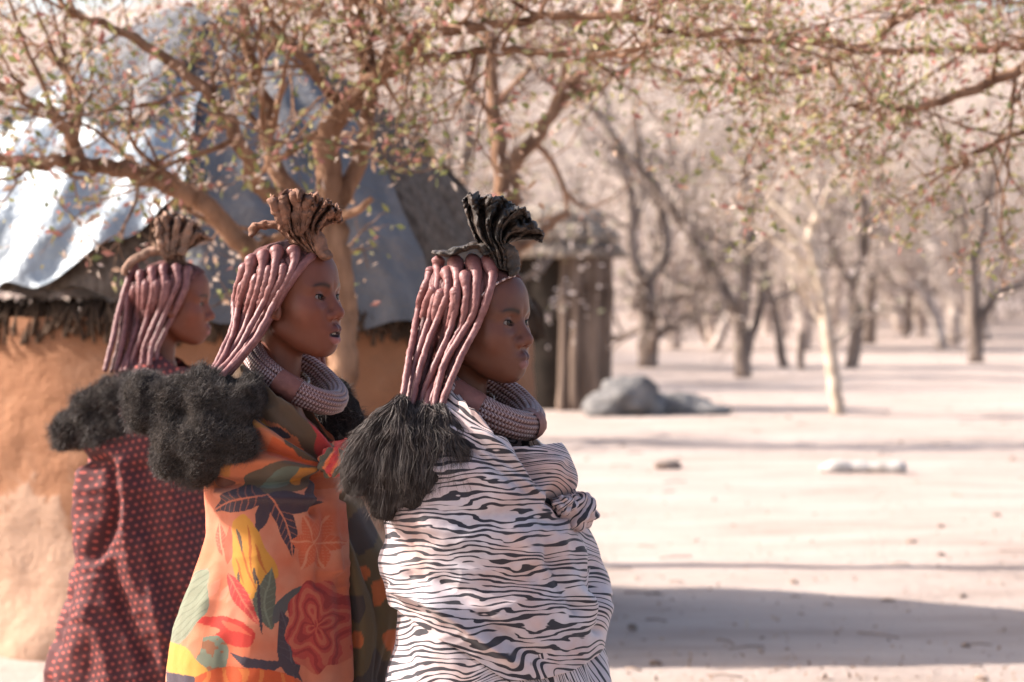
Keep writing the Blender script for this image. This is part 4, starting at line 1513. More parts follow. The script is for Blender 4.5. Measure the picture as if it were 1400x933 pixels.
traced_tree('grey_tree', 1162, 503, [([(1162, 505), (1173, 440), (1165, 390), (1180, 340), (1178, 270)], 0.13, 0.06), ([(1166, 395), (1140, 350), (1128, 300)], 0.07, 0.03)], 44, BARK_GREY, 'dark kinked trunk just behind the cream coloured tree')
traced_tree('grey_tree', 1188, 471, [([(1188, 473), (1190, 400), (1197, 330), (1204, 260)], 0.17, 0.08)], 48, BARK_GREY, 'straight grey trunk beside the dark kinked one', nb=8, tlen=1.5)
traced_tree('grey_tree', 1335, 497, [([(1335, 499), (1332, 420), (1330, 360), (1346, 300), (1360, 220)], 0.16, 0.07), ([(1338, 445), (1364, 402), (1398, 386), (1440, 330)], 0.10, 0.05), ([(1331, 400), (1310, 340), (1300, 270)], 0.07, 0.03)],
            45, BARK_GREY, 'dark trunk forking low with one stem swept aside')
traced_tree('grey_tree', 1096, 505, [([(1096, 507), (1094, 480), (1096, 455)], 0.07, 0.06)], 49, BARK_GREY, 'short dark stump of a broken trunk', nb=0)
traced_tree('grey_tree', 915, 450, [([(915, 452), (916, 400), (922, 340), (940, 270)], 0.12, 0.06)], 50, BARK_GREY, 'thin upright trunk behind the forked grey one', nb=8, tlen=1.6)
traced_tree('grey_tree', 1240, 462, [([(1240, 464), (1244, 410), (1236, 350), (1228, 280)], 0.14, 0.06), ([(1243, 410), (1262, 370), (1270, 310)], 0.08, 0.04)], 51, BARK_GREY, 'forked slender trunk in the gap before the low forking one', nb=8, tlen=1.6)
traced_tree('grey_tree', 610, 602, [([(610, 604), (606, 480), (600, 380), (606, 300)], 0.11, 0.08), ([(606, 305), (570, 200), (540, 90), (500, -40)], 0.07, 0.03), ([(606, 305), (640, 210), (650, 100), (690, -30)], 0.07, 0.03)],
            53, BARK_GREY, 'grey tree rising behind the sheeted roof of the mud hut', nb=9, tlen=1.2, leafn=2, per=2)
protos = []
for i in range(5):
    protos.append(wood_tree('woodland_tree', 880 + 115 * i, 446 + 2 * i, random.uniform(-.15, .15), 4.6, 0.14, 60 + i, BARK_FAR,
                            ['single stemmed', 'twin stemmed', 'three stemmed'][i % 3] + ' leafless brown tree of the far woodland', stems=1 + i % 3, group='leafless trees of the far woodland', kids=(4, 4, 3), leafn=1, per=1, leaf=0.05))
rt = np.random.default_rng(77)


def copy_tree(o, loc, rz, s):
    c = o.copy(); COL.objects.link(c)
    c.location = loc; c.rotation_euler = (0, 0, rz); c.scale = (s, s, s)
    for ch in o.children:
        d = ch.copy(); COL.objects.link(d); d.parent = c
    return c


for i in range(112):
    Yt = 48 + 70 * rt.random() ** 1.2
    half = Yt * 700 / F_PX
    x = rt.uniform(-half * 1.15, half * 1.3)
    if i < 9:
        Yt = rt.uniform(28, 48); x = rt.uniform(-0.21, -0.07) * Yt
    Yt += 6
    copy_tree(protos[i % 5], (x, Yt, float(ground_z(np.array(x), np.array(Yt))) - 0.03), rt.uniform(0, 6.28), rt.uniform(0.8, 1.35))
# understorey brush on the slope behind
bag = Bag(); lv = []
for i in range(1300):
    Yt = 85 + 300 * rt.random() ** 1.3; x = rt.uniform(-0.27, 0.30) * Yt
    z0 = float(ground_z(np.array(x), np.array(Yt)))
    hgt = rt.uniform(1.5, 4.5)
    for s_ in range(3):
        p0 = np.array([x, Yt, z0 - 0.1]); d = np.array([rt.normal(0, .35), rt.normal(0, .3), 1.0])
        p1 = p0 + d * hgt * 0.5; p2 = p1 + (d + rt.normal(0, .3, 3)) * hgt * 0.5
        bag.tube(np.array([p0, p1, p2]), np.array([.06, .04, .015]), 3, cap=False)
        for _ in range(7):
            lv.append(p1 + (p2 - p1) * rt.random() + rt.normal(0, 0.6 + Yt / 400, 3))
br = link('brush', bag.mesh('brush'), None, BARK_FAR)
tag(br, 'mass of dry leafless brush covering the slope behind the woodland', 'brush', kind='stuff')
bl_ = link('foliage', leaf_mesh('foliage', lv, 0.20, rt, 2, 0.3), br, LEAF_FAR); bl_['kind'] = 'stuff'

# ---- grey mounds, log, stones, litter
def lump(name, loc, size, seed, mat, label, cat, amp=0.25, group=None, rot=0):
    n, k = 40, 26
    th = np.linspace(0, math.pi, k)[:, None]; ph = np.linspace(0, 2 * math.pi, n, endpoint=False)[None, :]
    E = np.stack([np.sin(th) * np.cos(ph), np.sin(th) * np.sin(ph), np.cos(th) + 0 * ph], -1)
    E = E * (1 + amp * vnoise(E + seed, 1.5, 3))[..., None]
    o = link(name, mesh_np(name, (E * np.array(size)).reshape(-1, 3), grid_faces(n, k, True)[:, ::-1]), None, mat)
    o.location = loc; o.rotation_euler = (0, 0, rot)
    tag(o, label, cat, group)
    return o


lump('boulder', P(858, 566, 28.0) * [1, 1, 0] + [0, 0, 0.05], (0.48, 0.40, 0.31), 3, ROCK, 'higher rounded grey boulder against the pole hut', 'boulder', 0.45)
lump('boulder', P(930, 568, 28.2) * [1, 1, 0] + [0, 0, 0.03], (0.58, 0.38, 0.19), 8, ROCK, 'long low dark grey boulder beside the higher one', 'boulder', 0.45)
YL = F_PX * CAM_Z / (648 - HY)
p = smooth_line(np.array([P(1120, 636, YL), P(1160, 642, YL), P(1200, 646, YL - .05), P(1238, 650, YL - .08)]), 20)
p[:, 2] = 0.05
p = p + 0.035 * np.stack([0 * p[:, 0], vnoise(p + 2, 3, 2), 0.3 * vnoise(p + 5, 4, 2)], -1)
rad = 0.052 * (1 + 0.5 * vnoise(p, 7, 3)); rad[0] *= .4; rad[1] *= .8; rad[-1] *= .6
V, Q, Tt = tube_arrays(p, rad, 12)
tag(link('log', mesh_np('log', V, [Q, Tt]), None, CHALK), 'short pale weathered log lying alone on the sand', 'log')
YS_ = F_PX * CAM_Z / (640 - HY)
lump('stone', P(912, 640, YS_) * [1, 1, 0] + [0, 0, 0.02], (0.11, 0.08, 0.05), 5, BARK_GREY, 'flat brown stone on the open sand', 'stone')
YS_ = F_PX * CAM_Z / (860 - HY)
lump('stone', P(865, 846, YS_) * [1, 1, 0] + [0, 0, 0.008], (0.022, 0.02, 0.014), 6, BARK_GREY, 'small dark pebble lying in the broad shadow', 'stone')
p = P(1022, 858, YS_)
V, Q, Tt = tube_arrays(np.array([[p[0], p[1], 0.0], [p[0] - .002, p[1], 0.02], [p[0] - .004, p[1], 0.042]]), 0.004, 6)
tag(link('stalk', mesh_np('stalk', V, [Q, Tt]), None, BARK_PALE), 'tiny white dry stalk standing in the broad shadow', 'stalk')
# scattered litter
n = 1500
yy = 9 + 32 * rng.random(n) ** 1.6; xx = rng.uniform(-0.03, 0.24, n) * yy
pts = np.stack([xx, yy, ground_z(xx, yy) + 0.006], -1)
lit = link('leaf_litter', leaf_mesh('leaf_litter', pts, 0.012, rng, 1, 0.002), None, LITTER)
tag(lit, 'dry leaves and chips scattered over the sand', 'litter', kind='stuff')
bag = Bag()
for i in range(120):
    y_ = 9.0 + 26 * rng.random() ** 1.5; x_ = rng.uniform(-0.02, 0.24) * y_
    z_ = float(ground_z(np.array(x_), np.array(y_))) + 0.006
    a_ = rng.uniform(0, 6.28); L_ = rng.uniform(0.02, 0.11) if i % 3 else rng.uniform(0.015, 0.03)
    d_ = np.array([math.cos(a_), math.sin(a_), 0]) * L_
    c_ = np.array([x_, y_, z_])
    bag.tube(np.array([c_ - d_, c_ + np.array([0, 0, 0.006]) + 0.15 * d_[[1, 0, 2]], c_ + d_]), 0.0035 if i % 3 else 0.009, 5)
tw = link('twig_litter', bag.mesh('twig_litter'), None, LITTER_WOOD)
tag(tw, 'broken twigs and dung crumbs strewn across the sand', 'litter', kind='stuff')
print('setting', round(time.time() - T0, 1))
# ---------------- woman in the zebra cloth
YA = 4.55
HA = Head(658, 441, YA, 30, pitch=0)
wa, ba = make_person(HA, 0.0, MAT['skin'], 'person wrapped in black and white zebra print cloth, lips closed, black leather headdress')
ha = hair_cap(HA, wa, ba)
YE = YA - 0.14
brA = [
    [(664, 352), (672, 370), (673, 384), (662, 422), (648, 455), (629, 491), (615, 524), (601, 564)],
    [(644, 350), (651, 372), (652, 388), (648, 426), (633, 455), (611, 491), (597, 528), (586, 564)],
    [(622, 352), (625, 372), (626, 388), (624, 415), (615, 455), (597, 495), (582, 531), (573, 568)],
    [(635, 372), (638, 390), (638, 406), (631, 444), (612, 484), (600, 524), (591, 566)],
    [(610, 368), (613, 384), (611, 404), (600, 433), (584, 473), (571, 517), (561, 564)],
    [(600, 350), (599, 366), (599, 386), (589, 429), (575, 473), (560, 517), (551, 562)],
    [(592, 366), (586, 382), (576, 406), (569, 440), (560, 488), (549, 553)],
    [(597, 392), (584, 413), (575, 451), (567, 495), (557, 560)],
    [(606, 396), (598, 416), (594, 446), (588, 486), (580, 526), (572, 560)],
    [(624, 392), (622, 412), (614, 446), (602, 486), (590, 528), (580, 564)],
]
endsA = []
for i, b in enumerate(brA):
    p = braid(HA, ha, ba, b, YE + 0.012 * (i % 3), r0=0.0112 if i < 3 else 0.0100, r1=0.0064, bulb=1.45 if i < 6 else 1.2, seed=i)
    endsA.append(p[-1])
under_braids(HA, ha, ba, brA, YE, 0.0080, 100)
sheet_fan('headdress', wa, ba, [(676, 366), (668, 348), (650, 325), (638, 294), (633, 272)],
          [(706, 374), (702, 354), (691, 341), (700, 330), (725, 327), (742, 331)],
          [(633, 272), (643, 266), (657, 268), (672, 268), (686, 270), (701, 276), (711, 289), (716, 281), (722, 292), (729, 306), (740, 316), (742, 331)],
          YA - 0.045, 0.055, MAT['leather_black'], 5.5, 3)
hd = [c for c in wa.children if c.name.startswith('headdress')][0]
strip('rear_flap', hd, ba, [(672, 345), (652, 336), (635, 341), (612, 346), (591, 347)], [YA - 0.03, YA - 0.03], [0.018, 0.016, 0.014, 0.014, 0.010], 2.4, MAT['leather_black'], 1, flat=0.42)
strip('front_lobe', hd, ba, [(704, 372), (700, 356), (694, 345), (688, 338)], [YA - 0.06, YA - 0.05], [0.010, 0.014, 0.016, 0.018], 1.3, MAT['leather_black'], 2)
# beaded band along the hairline, on the head's surface
lp = hairline_path(HA, 0.0935, 0.022, 60)
bead_line('bead_band', wa, ba, lp, 0.0026, MAT['beads_band'])

# zebra shawl and skirt
rowsA = [(494, 596, 662, 0.062, 0.02), (512, 586, 684, 0.080, 0.0), (535, 572, 712, 0.115, 0), (560, 556, 735, 0.150, 0), (600, 540, 752, 0.185, 0),
         (640, 531, 770, 0.198, 0), (690, 526, 784, 0.205, 0), (740, 523, 812, 0.212, 0), (790, 524, 828, 0.218, 0),
         (840, 536, 835, 0.222, 0), (880, 545, 828, 0.225, 0), (930, 545, 818, 0.222, 0)]
hemA = [(515, 812), (545, 822), (590, 842), (640, 872), (690, 905), (735, 905), (775, 897), (812, 876), (840, 850)]
crA = [
    ([(640, 560), (690, 600), (730, 640), (752, 690)], 14, 0.010, 'ridge'),
    ([(690, 590), (722, 630), (748, 672), (770, 700)], 10, -0.020, 'ridge'),
    ([(752, 626), (764, 640), (766, 654)], 30, 0.016, 'bulge'),
    ([(600, 590), (660, 600), (705, 640), (735, 690)], 9, 0.007),
    ([(560, 600), (640, 606), (700, 650)], 12, -0.006),
    ([(768, 690), (745, 690), (742, 720), (752, 770), (790, 830)], 9, -0.009),
    ([(775, 700), (765, 740), (790, 800), (812, 850)], 9, 0.008),
    ([(785, 715), (806, 750), (815, 800), (815, 860)], 7, -0.012),
    ([(800, 712), (822, 760), (830, 810)], 8, 0.008),
    ([(745, 640), (742, 690), (748, 740)], 10, 0.010),
    ([(735, 690), (690, 700), (640, 720)], 12, -0.004),
    ([(527, 770), (570, 800), (620, 830), (690, 850)], 16, 0.006),
    ([(545, 805), (600, 825), (650, 868), (700, 903)], 9, 0.016),
    ([(560, 790), (620, 812), (690, 870), (740, 900)], 12, -0.010),
    ([(560, 700), (640, 740), (720, 750)], 20, 0.005),
    ([(530, 730), (600, 770), (700, 790), (800, 790)], 22, -0.005),
    ([(600, 640), (680, 660), (740, 740)], 16, 0.005),
    ([(700, 720), (730, 760), (800, 820), (832, 830)], 12, 0.006),
]
topA = [(-1, 492), (-0.6, 497), (-0.3, 516), (0.0, 556), (0.3, 592), (1, 610)]
crA = [(c[0], c[1], c[2] * 1.5, *c[3:]) for c in crA]
for k_ in range(7):
    d_ = k_ * 13
    crA.append(([(600 + d_ * .25, 520 + d_), (650 + d_ * .3, 560 + d_), (700 + d_ * .25, 604 + d_ * .9), (742, 660 + d_ * .35)], 5, 0.006 * (1 if k_ % 2 else -1)))
for k_ in range(6):
    crA.append(([(545 + 8 * k_, 690 + 22 * k_), (620, 700 + 26 * k_), (700, 706 + 24 * k_), (748, 712 + 14 * k_)], 7, 0.0035 * (1 if k_ % 2 else -1)))
VA, pxa, pya, tha = loft_cloth(rowsA, YA, 430, 240, top=topA, hem=hemA, creases=crA, fold=0.008, seed=2, fine=0.0012, wrinkle=0.0035)


def sstep(a, b, x):
    t = np.clip((x - a) / (b - a), 0, 1)
    return t * t * (3 - 2 * t)


def zebra_pat(V, px, py, terms, th):
    """stripe coordinates: level lines bend smoothly where the cloth is pulled"""
    th = th[None, :]
    phi = -(py - 700.0)
    for (x0, y0), (ux, uy), d0, d1, slope, cx_ in terms:
        s_ = (px - x0) * ux + (py - y0) * uy
        phi = phi + slope * (px - cx_) * sstep(d0, d1, s_)
    return np.stack([(px - 680) / 726.0 + 0 * th, phi / 726.0, np.where(np.sin(th) > 0, 3.0 * np.sin(th), 0.0) + 0 * px], -1).reshape(-1, 3)


regA = [((640, 604), (0.35, -0.94), -12, 30, 0.85, 640), ((722, 630), (0.82, -0.57), -4, 18, 0.9, 745), ((815, 780), (1, 0.0), -14, 10, 1.1, 826), ((620, 840), (-0.5, 0.86), -10, 30, 0.28, 610)]
shawl = cloth_obj('zebra_shawl', VA, wa, ba, MAT['zebra'], [('pat', zebra_pat(VA, pxa, pya, regA, tha), 'FLOAT_VECTOR')], thick=0.003)
knot('knot', shawl, ba, 789, 699, YA - 0.10, 0.036, MAT['zebra'], 1.3, 'stripe', 0.95, 0.95)
knot('knot', shawl, ba, 771, 690, YA - 0.13, 0.022, MAT['zebra'], 4.3, 'stripe', 1.0, 0.8)
rowsS = [(770, 545, 812, 0.195, 0), (840, 548, 815, 0.205, 0), (880, 540, 818, 0.21, 0), (933, 527, 836, 0.215, 0), (1100, 515, 850, 0.225, 0), (1300, 505, 858, 0.24, 0), (1445, 500, 862, 0.25, 0)]
crS = [([(640, 860), (700, 900), (780, 960), (800, 1100)], 14, -0.012), ([(815, 865), (822, 900), (830, 960)], 8, 0.010), ([(800, 880), (806, 930), (812, 1000)], 7, -0.008),
       ([(560, 830), (600, 880), (680, 960)], 14, 0.008), ([(540, 880), (560, 930), (560, 1000)], 12, -0.008), ([(745, 890), (760, 940), (765, 1000)], 9, 0.008)]
VS, pxs, pys, ths = loft_cloth(rowsS, YA, 260, 110, creases=crS, fold=0.008, seed=5, vert=0.018)
regS = [((700, 900), (0.7, 0.7), -30, 50, 2.2, 720), ((600, 900), (-0.8, 0.6), -20, 40, -0.3, 580)]
cloth_obj('zebra_skirt', VS, wa, ba, MAT['zebra'], [('pat', zebra_pat(VS, pxs, pys, regS, ths), 'FLOAT_VECTOR')])

# neck ring, chokers
def ring_from(H, parent, base, c_l, rx, ry, tilt, coil, strands, srad, mat, sleeves):
    c = H.o + np.array(c_l) @ H.Mb.T
    f = H.Mb @ np.array([math.cos(R(tilt)), 0, -math.sin(R(tilt))])
    s = H.Mb @ np.array([0, 1.0, 0])
    nrm = np.cross(f, s)
    return neck_ring('neck_ring', parent, base, c, f * rx, s * ry, nrm, coil, strands, srad, mat, sleeves=sleeves)


ring_from(HA, wa, ba, (0.008, 0.0, -0.140), 0.103, 0.086, 30, 0.0215, 16, 0.0052, MAT['beads'], [(-1.75, -1.15), (0.0, 0.35)])
def choker(H, parent, base, c_l, rx, ry, tilt, r, mat, name='choker'):
    c = H.o + np.array(c_l) @ H.Mb.T
    f = H.Mb @ np.array([math.cos(R(tilt)), 0, -math.sin(R(tilt))]); s = H.Mb @ np.array([0, 1.0, 0])
    t = np.linspace(0, 2 * math.pi, 120)
    return bead_line(name, parent, base, c + np.cos(t)[:, None] * f * rx + np.sin(t)[:, None] * s * ry, r, mat)


choker(HA, wa, ba, (-0.034, 0, -0.128), 0.056, 0.055, 20, 0.0030, MAT['beads_white'])
choker(HA, wa, ba, (-0.030, 0, -0.142), 0.062, 0.060, 22, 0.0042, MAT['beads_white'])
choker(HA, wa, ba, (-0.028, 0, -0.154), 0.066, 0.064, 24, 0.0042, MAT['beads'])

# fur tuft: a skirt of straight wool hanging from the braid ends
YP = YE
lobA = [(e + np.array([0, 0.005, -0.016]), (0.017, 0.018, 0.030)) for e in endsA]
for (px, py, rx, rz, dy) in [(492, 640, .042, .054, .02), (530, 648, .046, .058, .0), (562, 648, .044, .056, -.02), (594, 645, .044, .052, -.02), (624, 650, .042, .046, -.01), (643, 664, .026, .030, -.005), (640, 640, .022, .030, -.005), (612, 606, .026, .040, 0),
                             (560, 600, .034, .052, 0), (590, 596, .034, .046, 0), (535, 606, .034, .048, .01), (528, 690, .032, .030, .02), (570, 680, .040, .028, .0), (490, 655, .030, .036, .03)]:
    lobA.append((P(px - 3, py + 4, YP + dy), (rx * 1.08, .058, rz * 1.06)))
core = fur_ball('fur_tuft', wa, ba, [(c_, q_ * np.array([.78, .7, .80])) for c_, q_ in [(np.array(a_), np.array(b_)) for a_, b_ in lobA]], 4000, 0.020, 11, flow=(0, -0.1, -1.2), frizz=0.30, droop=0.10)
hanging_tuft('fur', core, ba, endsA, lobA[len(endsA):], 38000, 12)

# ---------------- woman in the floral cloth
YB = 4.75
HB = Head(402, 409, YB, 26, pitch=3)
wb, bb = make_person(HB, 0.0075, MAT['skin'], 'person in orange floral fleece wrap, mouth open, brown leather headdress', (1.35, 1.2, 1.15), 0.0020)
hb = hair_cap(HB, wb, bb)
YEB = YB - 0.14
z3 = lambda L: [(140 + a / 2.745, 240 + b / 2.745) for a, b in L]
brB = [z3([(712, 270), (722, 310), (705, 370), (650, 470), (600, 570), (520, 680), (440, 756)]),
       z3([(655, 270), (655, 310), (640, 380), (610, 470), (560, 560), (500, 670), (420, 752)]),
       z3([(605, 285), (605, 330), (592, 400), (560, 500), (520, 600), (470, 680), (405, 756)]),
       z3([(565, 300), (555, 350), (530, 430), (505, 520), (490, 600), (450, 690), (395, 765)]),
       z3([(545, 330), (515, 390), (497, 460), (490, 560), (450, 660), (400, 762)]),
       z3([(800, 290), (745, 345), (690, 425), (640, 520), (600, 590), (545, 660), (470, 752)]),
       z3([(680, 330), (672, 390), (640, 450), (580, 570), (540, 640), (450, 754)]),
       z3([(625, 340), (610, 420), (585, 500), (540, 600), (490, 680), (430, 758)]),
       z3([(580, 370), (560, 450), (530, 540), (505, 610), (460, 690), (410, 762)]),
       z3([(530, 400), (510, 480), (495, 580), (440, 690), (385, 765)])]
endsB = []
for i, b in enumerate(brB):
    p_ = braid(HB, hb, bb, b, YEB + 0.012 * (i % 3), r0=0.0108 if i < 4 else 0.0088, r1=0.0060, bulb=1.4 if i < 5 else 1.1, seed=20 + i)
    endsB.append(p_[-1])
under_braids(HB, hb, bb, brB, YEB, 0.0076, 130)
z4 = lambda L: [(320 + a * .1608, 250 + b * .1608) for a, b in L]
sheet_fan('headdress', wb, bb, z4([(580, 580), (480, 480), (420, 400), (370, 260), (300, 110)]), z4([(800, 640), (740, 560), (715, 460), (760, 380), (840, 345), (910, 345)]),
          z4([(300, 110), (345, 100), (400, 112), (430, 66), (520, 70), (600, 85), (680, 100), (750, 140), (800, 150), (855, 180), (910, 215), (918, 340)]),
          YB - 0.045, 0.055, MAT['leather_tan'], 6.0, 8)
hd = [c for c in wb.children if c.name.startswith('headdress')][0]
strip('rear_flap', hd, bb, z4([(560, 520), (430, 400), (300, 350), (210, 375), (145, 445)]), [YB - 0.03, YB - 0.03], [0.015, 0.012, 0.012, 0.014, 0.008], 2.0, MAT['leather_tan'], 3, flat=0.6)
strip('front_lobe', hd, bb, z4([(800, 640), (740, 570), (700, 500), (620, 440)]), [YB - 0.06, YB - 0.05], [0.008, 0.012, 0.015, 0.017], 1.3, MAT['leather_tan'], 4)
for a, (b0, b1) in enumerate([((400, 120), (440, 400)), ((520, 90), (540, 420)), ((640, 130), (560, 430)), ((330, 140), (400, 380))]):
    strip('pleat', hd, bb, z4([b0, ((b0[0] + b1[0]) / 2 + 8, (b0[1] + b1[1]) / 2), b1]), [YB - 0.105, YB - 0.09, YB - 0.075], [0.009, 0.010, 0.009], 1.2, MAT['leather_tan'], 9 + a)

zB = lambda L: [(140 + a * .4855, 480 + b * .4855) for a, b in L]
rowsB = [(500, 322, 392, 0.060, 0.02), (520, 312, 425, 0.085, 0), (545, 304, 437, 0.125, 0), (580, 296, 448, 0.160, 0), (620, 288, 455, 0.175, 0), (660, 280, 458, 0.180, 0), (690, 281, 463, 0.182, 0),
         (735, 285, 469, 0.185, 0), (790, 262, 473, 0.192, 0), (840, 241, 476, 0.20, 0), (885, 233, 478, 0.205, 0), (933, 232, 479, 0.21, 0), (1100, 232, 490, 0.22, 0), (1300, 235, 505, 0.235, 0), (1425, 235, 515, 0.24, 0)]
crB = [([(325, 505), (380, 550), (430, 600), (452, 632)], 7, 0.010), ([(318, 530), (370, 580), (420, 615), (450, 636)], 7, -0.012),
       ([(320, 560), (380, 605), (440, 636)], 8, 0.010), ([(330, 600), (390, 622), (440, 640)], 7, -0.010), ([(300, 640), (370, 632), (440, 644)], 9, 0.008),
       ([(300, 660), (370, 662), (445, 650)], 7, -0.012), ([(300, 675), (360, 680), (440, 684)], 6, 0.008), ([(450, 650), (440, 672), (430, 700)], 7, -0.010),
       ([(454, 650), (452, 700), (458, 780)], 7, 0.010), ([(444, 650), (446, 720), (440, 800)], 8, -0.007), ([(462, 690), (468, 760), (470, 930)], 5, 0.008),
       ([(300, 690), (310, 760), (290, 850)], 16, -0.006), ([(340, 700), (360, 800), (350, 930)], 26, 0.006), ([(415, 760), (420, 840), (425, 930)], 18, -0.006)]
crB = [(c[0], c[1], c[2] * 1.9, *c[3:]) for c in crB]
topB = [(-1, 500), (-0.44, 503), (0, 528), (0.4, 552), (0.83, 588), (1, 606)]
VB, pxb, pyb, thb = loft_cloth(rowsB, YB, 430, 400, top=topB, creases=crB, fold=0.007, seed=9, fine=0.0012, vert=0.008, wrinkle=0.0022)
# the wrap gapes at the chest: open the neckline along the V, on the side that faces the photograph and ahead


def floral(px, py):
    """printed flowers and leaves, in cloth coordinates (photograph pixels of the unfolded cloth)"""
    n = px.shape
    q = np.stack([px / 40.0, py / 40.0, np.zeros(n)], -1)
    wx = px + 3.0 * vnoise(q, 1.5, 2); wy = py + 3.0 * vnoise(q + 5, 1.5, 2)
    col = np.empty(n + (3,))
    col[:] = srgb(226, 140, 108)[:3]
    def mixc(mk, c, a=1.0):
        w = (np.asarray(mk, float) * a)[..., None]
        col[:] = col * (1 - w) + np.array(srgb(*c)[:3]) * w
    nb = vnoise(q, 0.9, 3)
    mixc(np.clip(nb * 2, 0, 1), (228, 118, 78), 0.7)
    mixc(np.clip(-nb * 2 - 0.3, 0, 1), (232, 165, 135), 0.8)
    def poly(L, c, a=1.0):
        mk = in_poly(wx, wy, smooth_line(np.array(L + [L[0]]), len(L) * 6)[:-1])
        mixc(mk, c, a)
        return mk
    def leaf(b, t, w, c, vein=None, bend=0.0):
        b, t = np.array(b, float), np.array(t, float)
        d = t - b; L = np.hypot(*d); d /= L
        s = ((wx - b[0]) * d[0] + (wy - b[1]) * d[1]) / L
        e = (-(wx - b[0]) * d[1] + (wy - b[1]) * d[0]) - bend * L * np.sin(np.pi * np.clip(s, 0, 1))
        hw = w * np.sin(np.pi * np.clip(s, 0, 1) ** 0.8)
        mk = (s > 0) & (s < 1) & (np.abs(e) < hw)
        mixc(mk, c)
        if vein:
            mixc(mk & (np.abs(e) < 1.2), vein)
            mixc(mk & (np.abs(np.mod(s * 9 - np.abs(e) / w * 1.2, 1.0) - 0.5) < 0.09) & (s > 0.15), vein, 0.5)
        return mk
    Z = lambda a, b: (140 + a * .4855, 480 + b * .4855)
    LZ = lambda L: [Z(a, b) for a, b in L]
    # shoulder folds
    up = py < 668
    mixc(up & (px > 0), (222, 128, 84), 0.9)
    poly(LZ([(340, 60), (470, 60), (640, 250), (650, 340), (620, 310), (560, 250), (470, 190), (400, 120)]), (96, 84, 66))
    poly(LZ([(370, 110), (430, 150), (480, 210), (540, 250), (470, 230), (420, 240), (380, 330), (330, 340), (330, 160)]), (206, 138, 62))
    poly(LZ([(420, 180), (500, 215), (540, 240), (480, 225), (430, 200)]), (48, 50, 64))
    poly(LZ([(560, 200), (610, 250), (640, 310), (620, 300), (580, 240)]), (205, 58, 66))
    poly(LZ([(500, 230), (560, 270), (640, 325), (600, 320), (520, 280)]), (84, 80, 66))
    poly(LZ([(480, 250), (560, 300), (640, 330), (560, 325), (470, 290)]), (226, 104, 52))
    poly(LZ([(365, 395), (420, 340), (520, 315), (600, 330), (610, 355), (560, 390), (450, 405)]), (98, 90, 74))
    poly(LZ([(440, 385), (500, 335), (550, 330), (545, 365), (500, 385)]), (104, 128, 116))
    poly(LZ([(545, 330), (595, 330), (575, 365), (545, 375)]), (214, 150, 56))
    # navy leaves
    leaf(Z(468, 405), Z(305, 450), 17, (50, 50, 72), (214, 128, 100), 0.06)
    leaf(Z(470, 405), Z(430, 520), 9, (54, 52, 70))
    leaf(Z(468, 400), Z(545, 590), 14, (46, 48, 72), (214, 132, 104), -0.06)
    leaf(Z(478, 402), Z(625, 425), 15, (50, 50, 72), None, 0.12)
    leaf(Z(560, 420), Z(640, 350), 8, (54, 54, 74))
    # peach petals on the right
    for a in range(6):
        ang = a * 1.05
        leaf(Z(600, 540), (Z(600, 540)[0] + 34 * math.cos(ang), Z(600, 540)[1] + 42 * math.sin(ang)), 11, (224, 112, 76), (236, 160, 124))
    # coral petals left of the yellow flower
    leaf(Z(335, 580), Z(318, 480), 9, (222, 92, 72), (236, 150, 120)); leaf(Z(345, 600), Z(362, 490), 7, (226, 104, 80))
    poly(LZ([(372, 480), (402, 458), (430, 500), (462, 556), (494, 600), (495, 640), (452, 655), (440, 695), (420, 720), (388, 662), (360, 610), (364, 540)]), (224, 162, 62))
    for a, b, c, d in [(380, 520, 440, 690), (410, 490, 430, 640), (430, 540, 470, 640), (370, 580, 400, 660)]:
        leaf(Z(a, b), Z(c, d), 2.0, (198, 112, 44))
    for a, b, c, d in [(385, 500, 395, 570), (378, 620, 384, 655), (436, 610, 432, 660)]:
        leaf(Z(a, b), Z(c, d), 2.4, (92, 84, 74))
    for a in range(5):
        leaf(Z(300 + 22 * a, 690 + 10 * a), Z(330 + 30 * a, 640 + 14 * a), 5, (234, 150, 122))
    leaf(Z(345, 625), Z(445, 775), 11, (206, 62, 64), (226, 118, 96))
    poly(LZ([(258, 758), (300, 745), (345, 748), (400, 770), (432, 795), (412, 832), (360, 826), (320, 800), (330, 785), (290, 772)]), (214, 54, 48))
    leaf(Z(330, 760), Z(425, 805), 4, (234, 104, 78))
    leaf(Z(470, 785), Z(482, 612), 15, (92, 108, 94), (120, 138, 120), -0.10)
    leaf(Z(450, 800), Z(436, 610), 2.2, (52, 56, 72))
    leaf(Z(475, 770), Z(595, 655), 9, (78, 92, 96), None, -0.10)
    leaf(Z(540, 930), Z(500, 725), 20, (52, 56, 74), (78, 82, 96), 0.05)
    # big red flower
    cx_, cy_ = Z(610, 775)
    ex, ey = (wx - cx_) / 44.0, (wy - cy_) / 62.0
    rr_ = np.hypot(ex, ey); an = np.arctan2(ey, ex)
    fl = rr_ < 1 + 0.06 * np.sin(9 * an)
    mixc(fl, (196, 72, 68))
    pet = np.sin(13 * rr_ + 3 * np.sin(4 * an) + 2 * vnoise(q, 2.5, 2))
    mixc(fl & (pet > 0.55), (214, 118, 92), 0.85)
    mixc(fl & (pet < -0.7), (164, 44, 50), 0.9)
    leaf(Z(520, 880), Z(360, 845), 9, (56, 60, 78), None, -0.14)
    leaf(Z(500, 855), Z(570, 935), 6, (52, 56, 74))
    # grey-green leaves at the hip
    a = poly(LZ([(262, 630), (296, 616), (300, 690), (276, 760), (240, 800), (196, 845), (192, 760), (226, 690)]), (136, 154, 134))
    mixc(a & (np.abs(np.mod((wx + wy) / 9.0, 1) - 0.5) < 0.12), (110, 128, 112), 0.7)
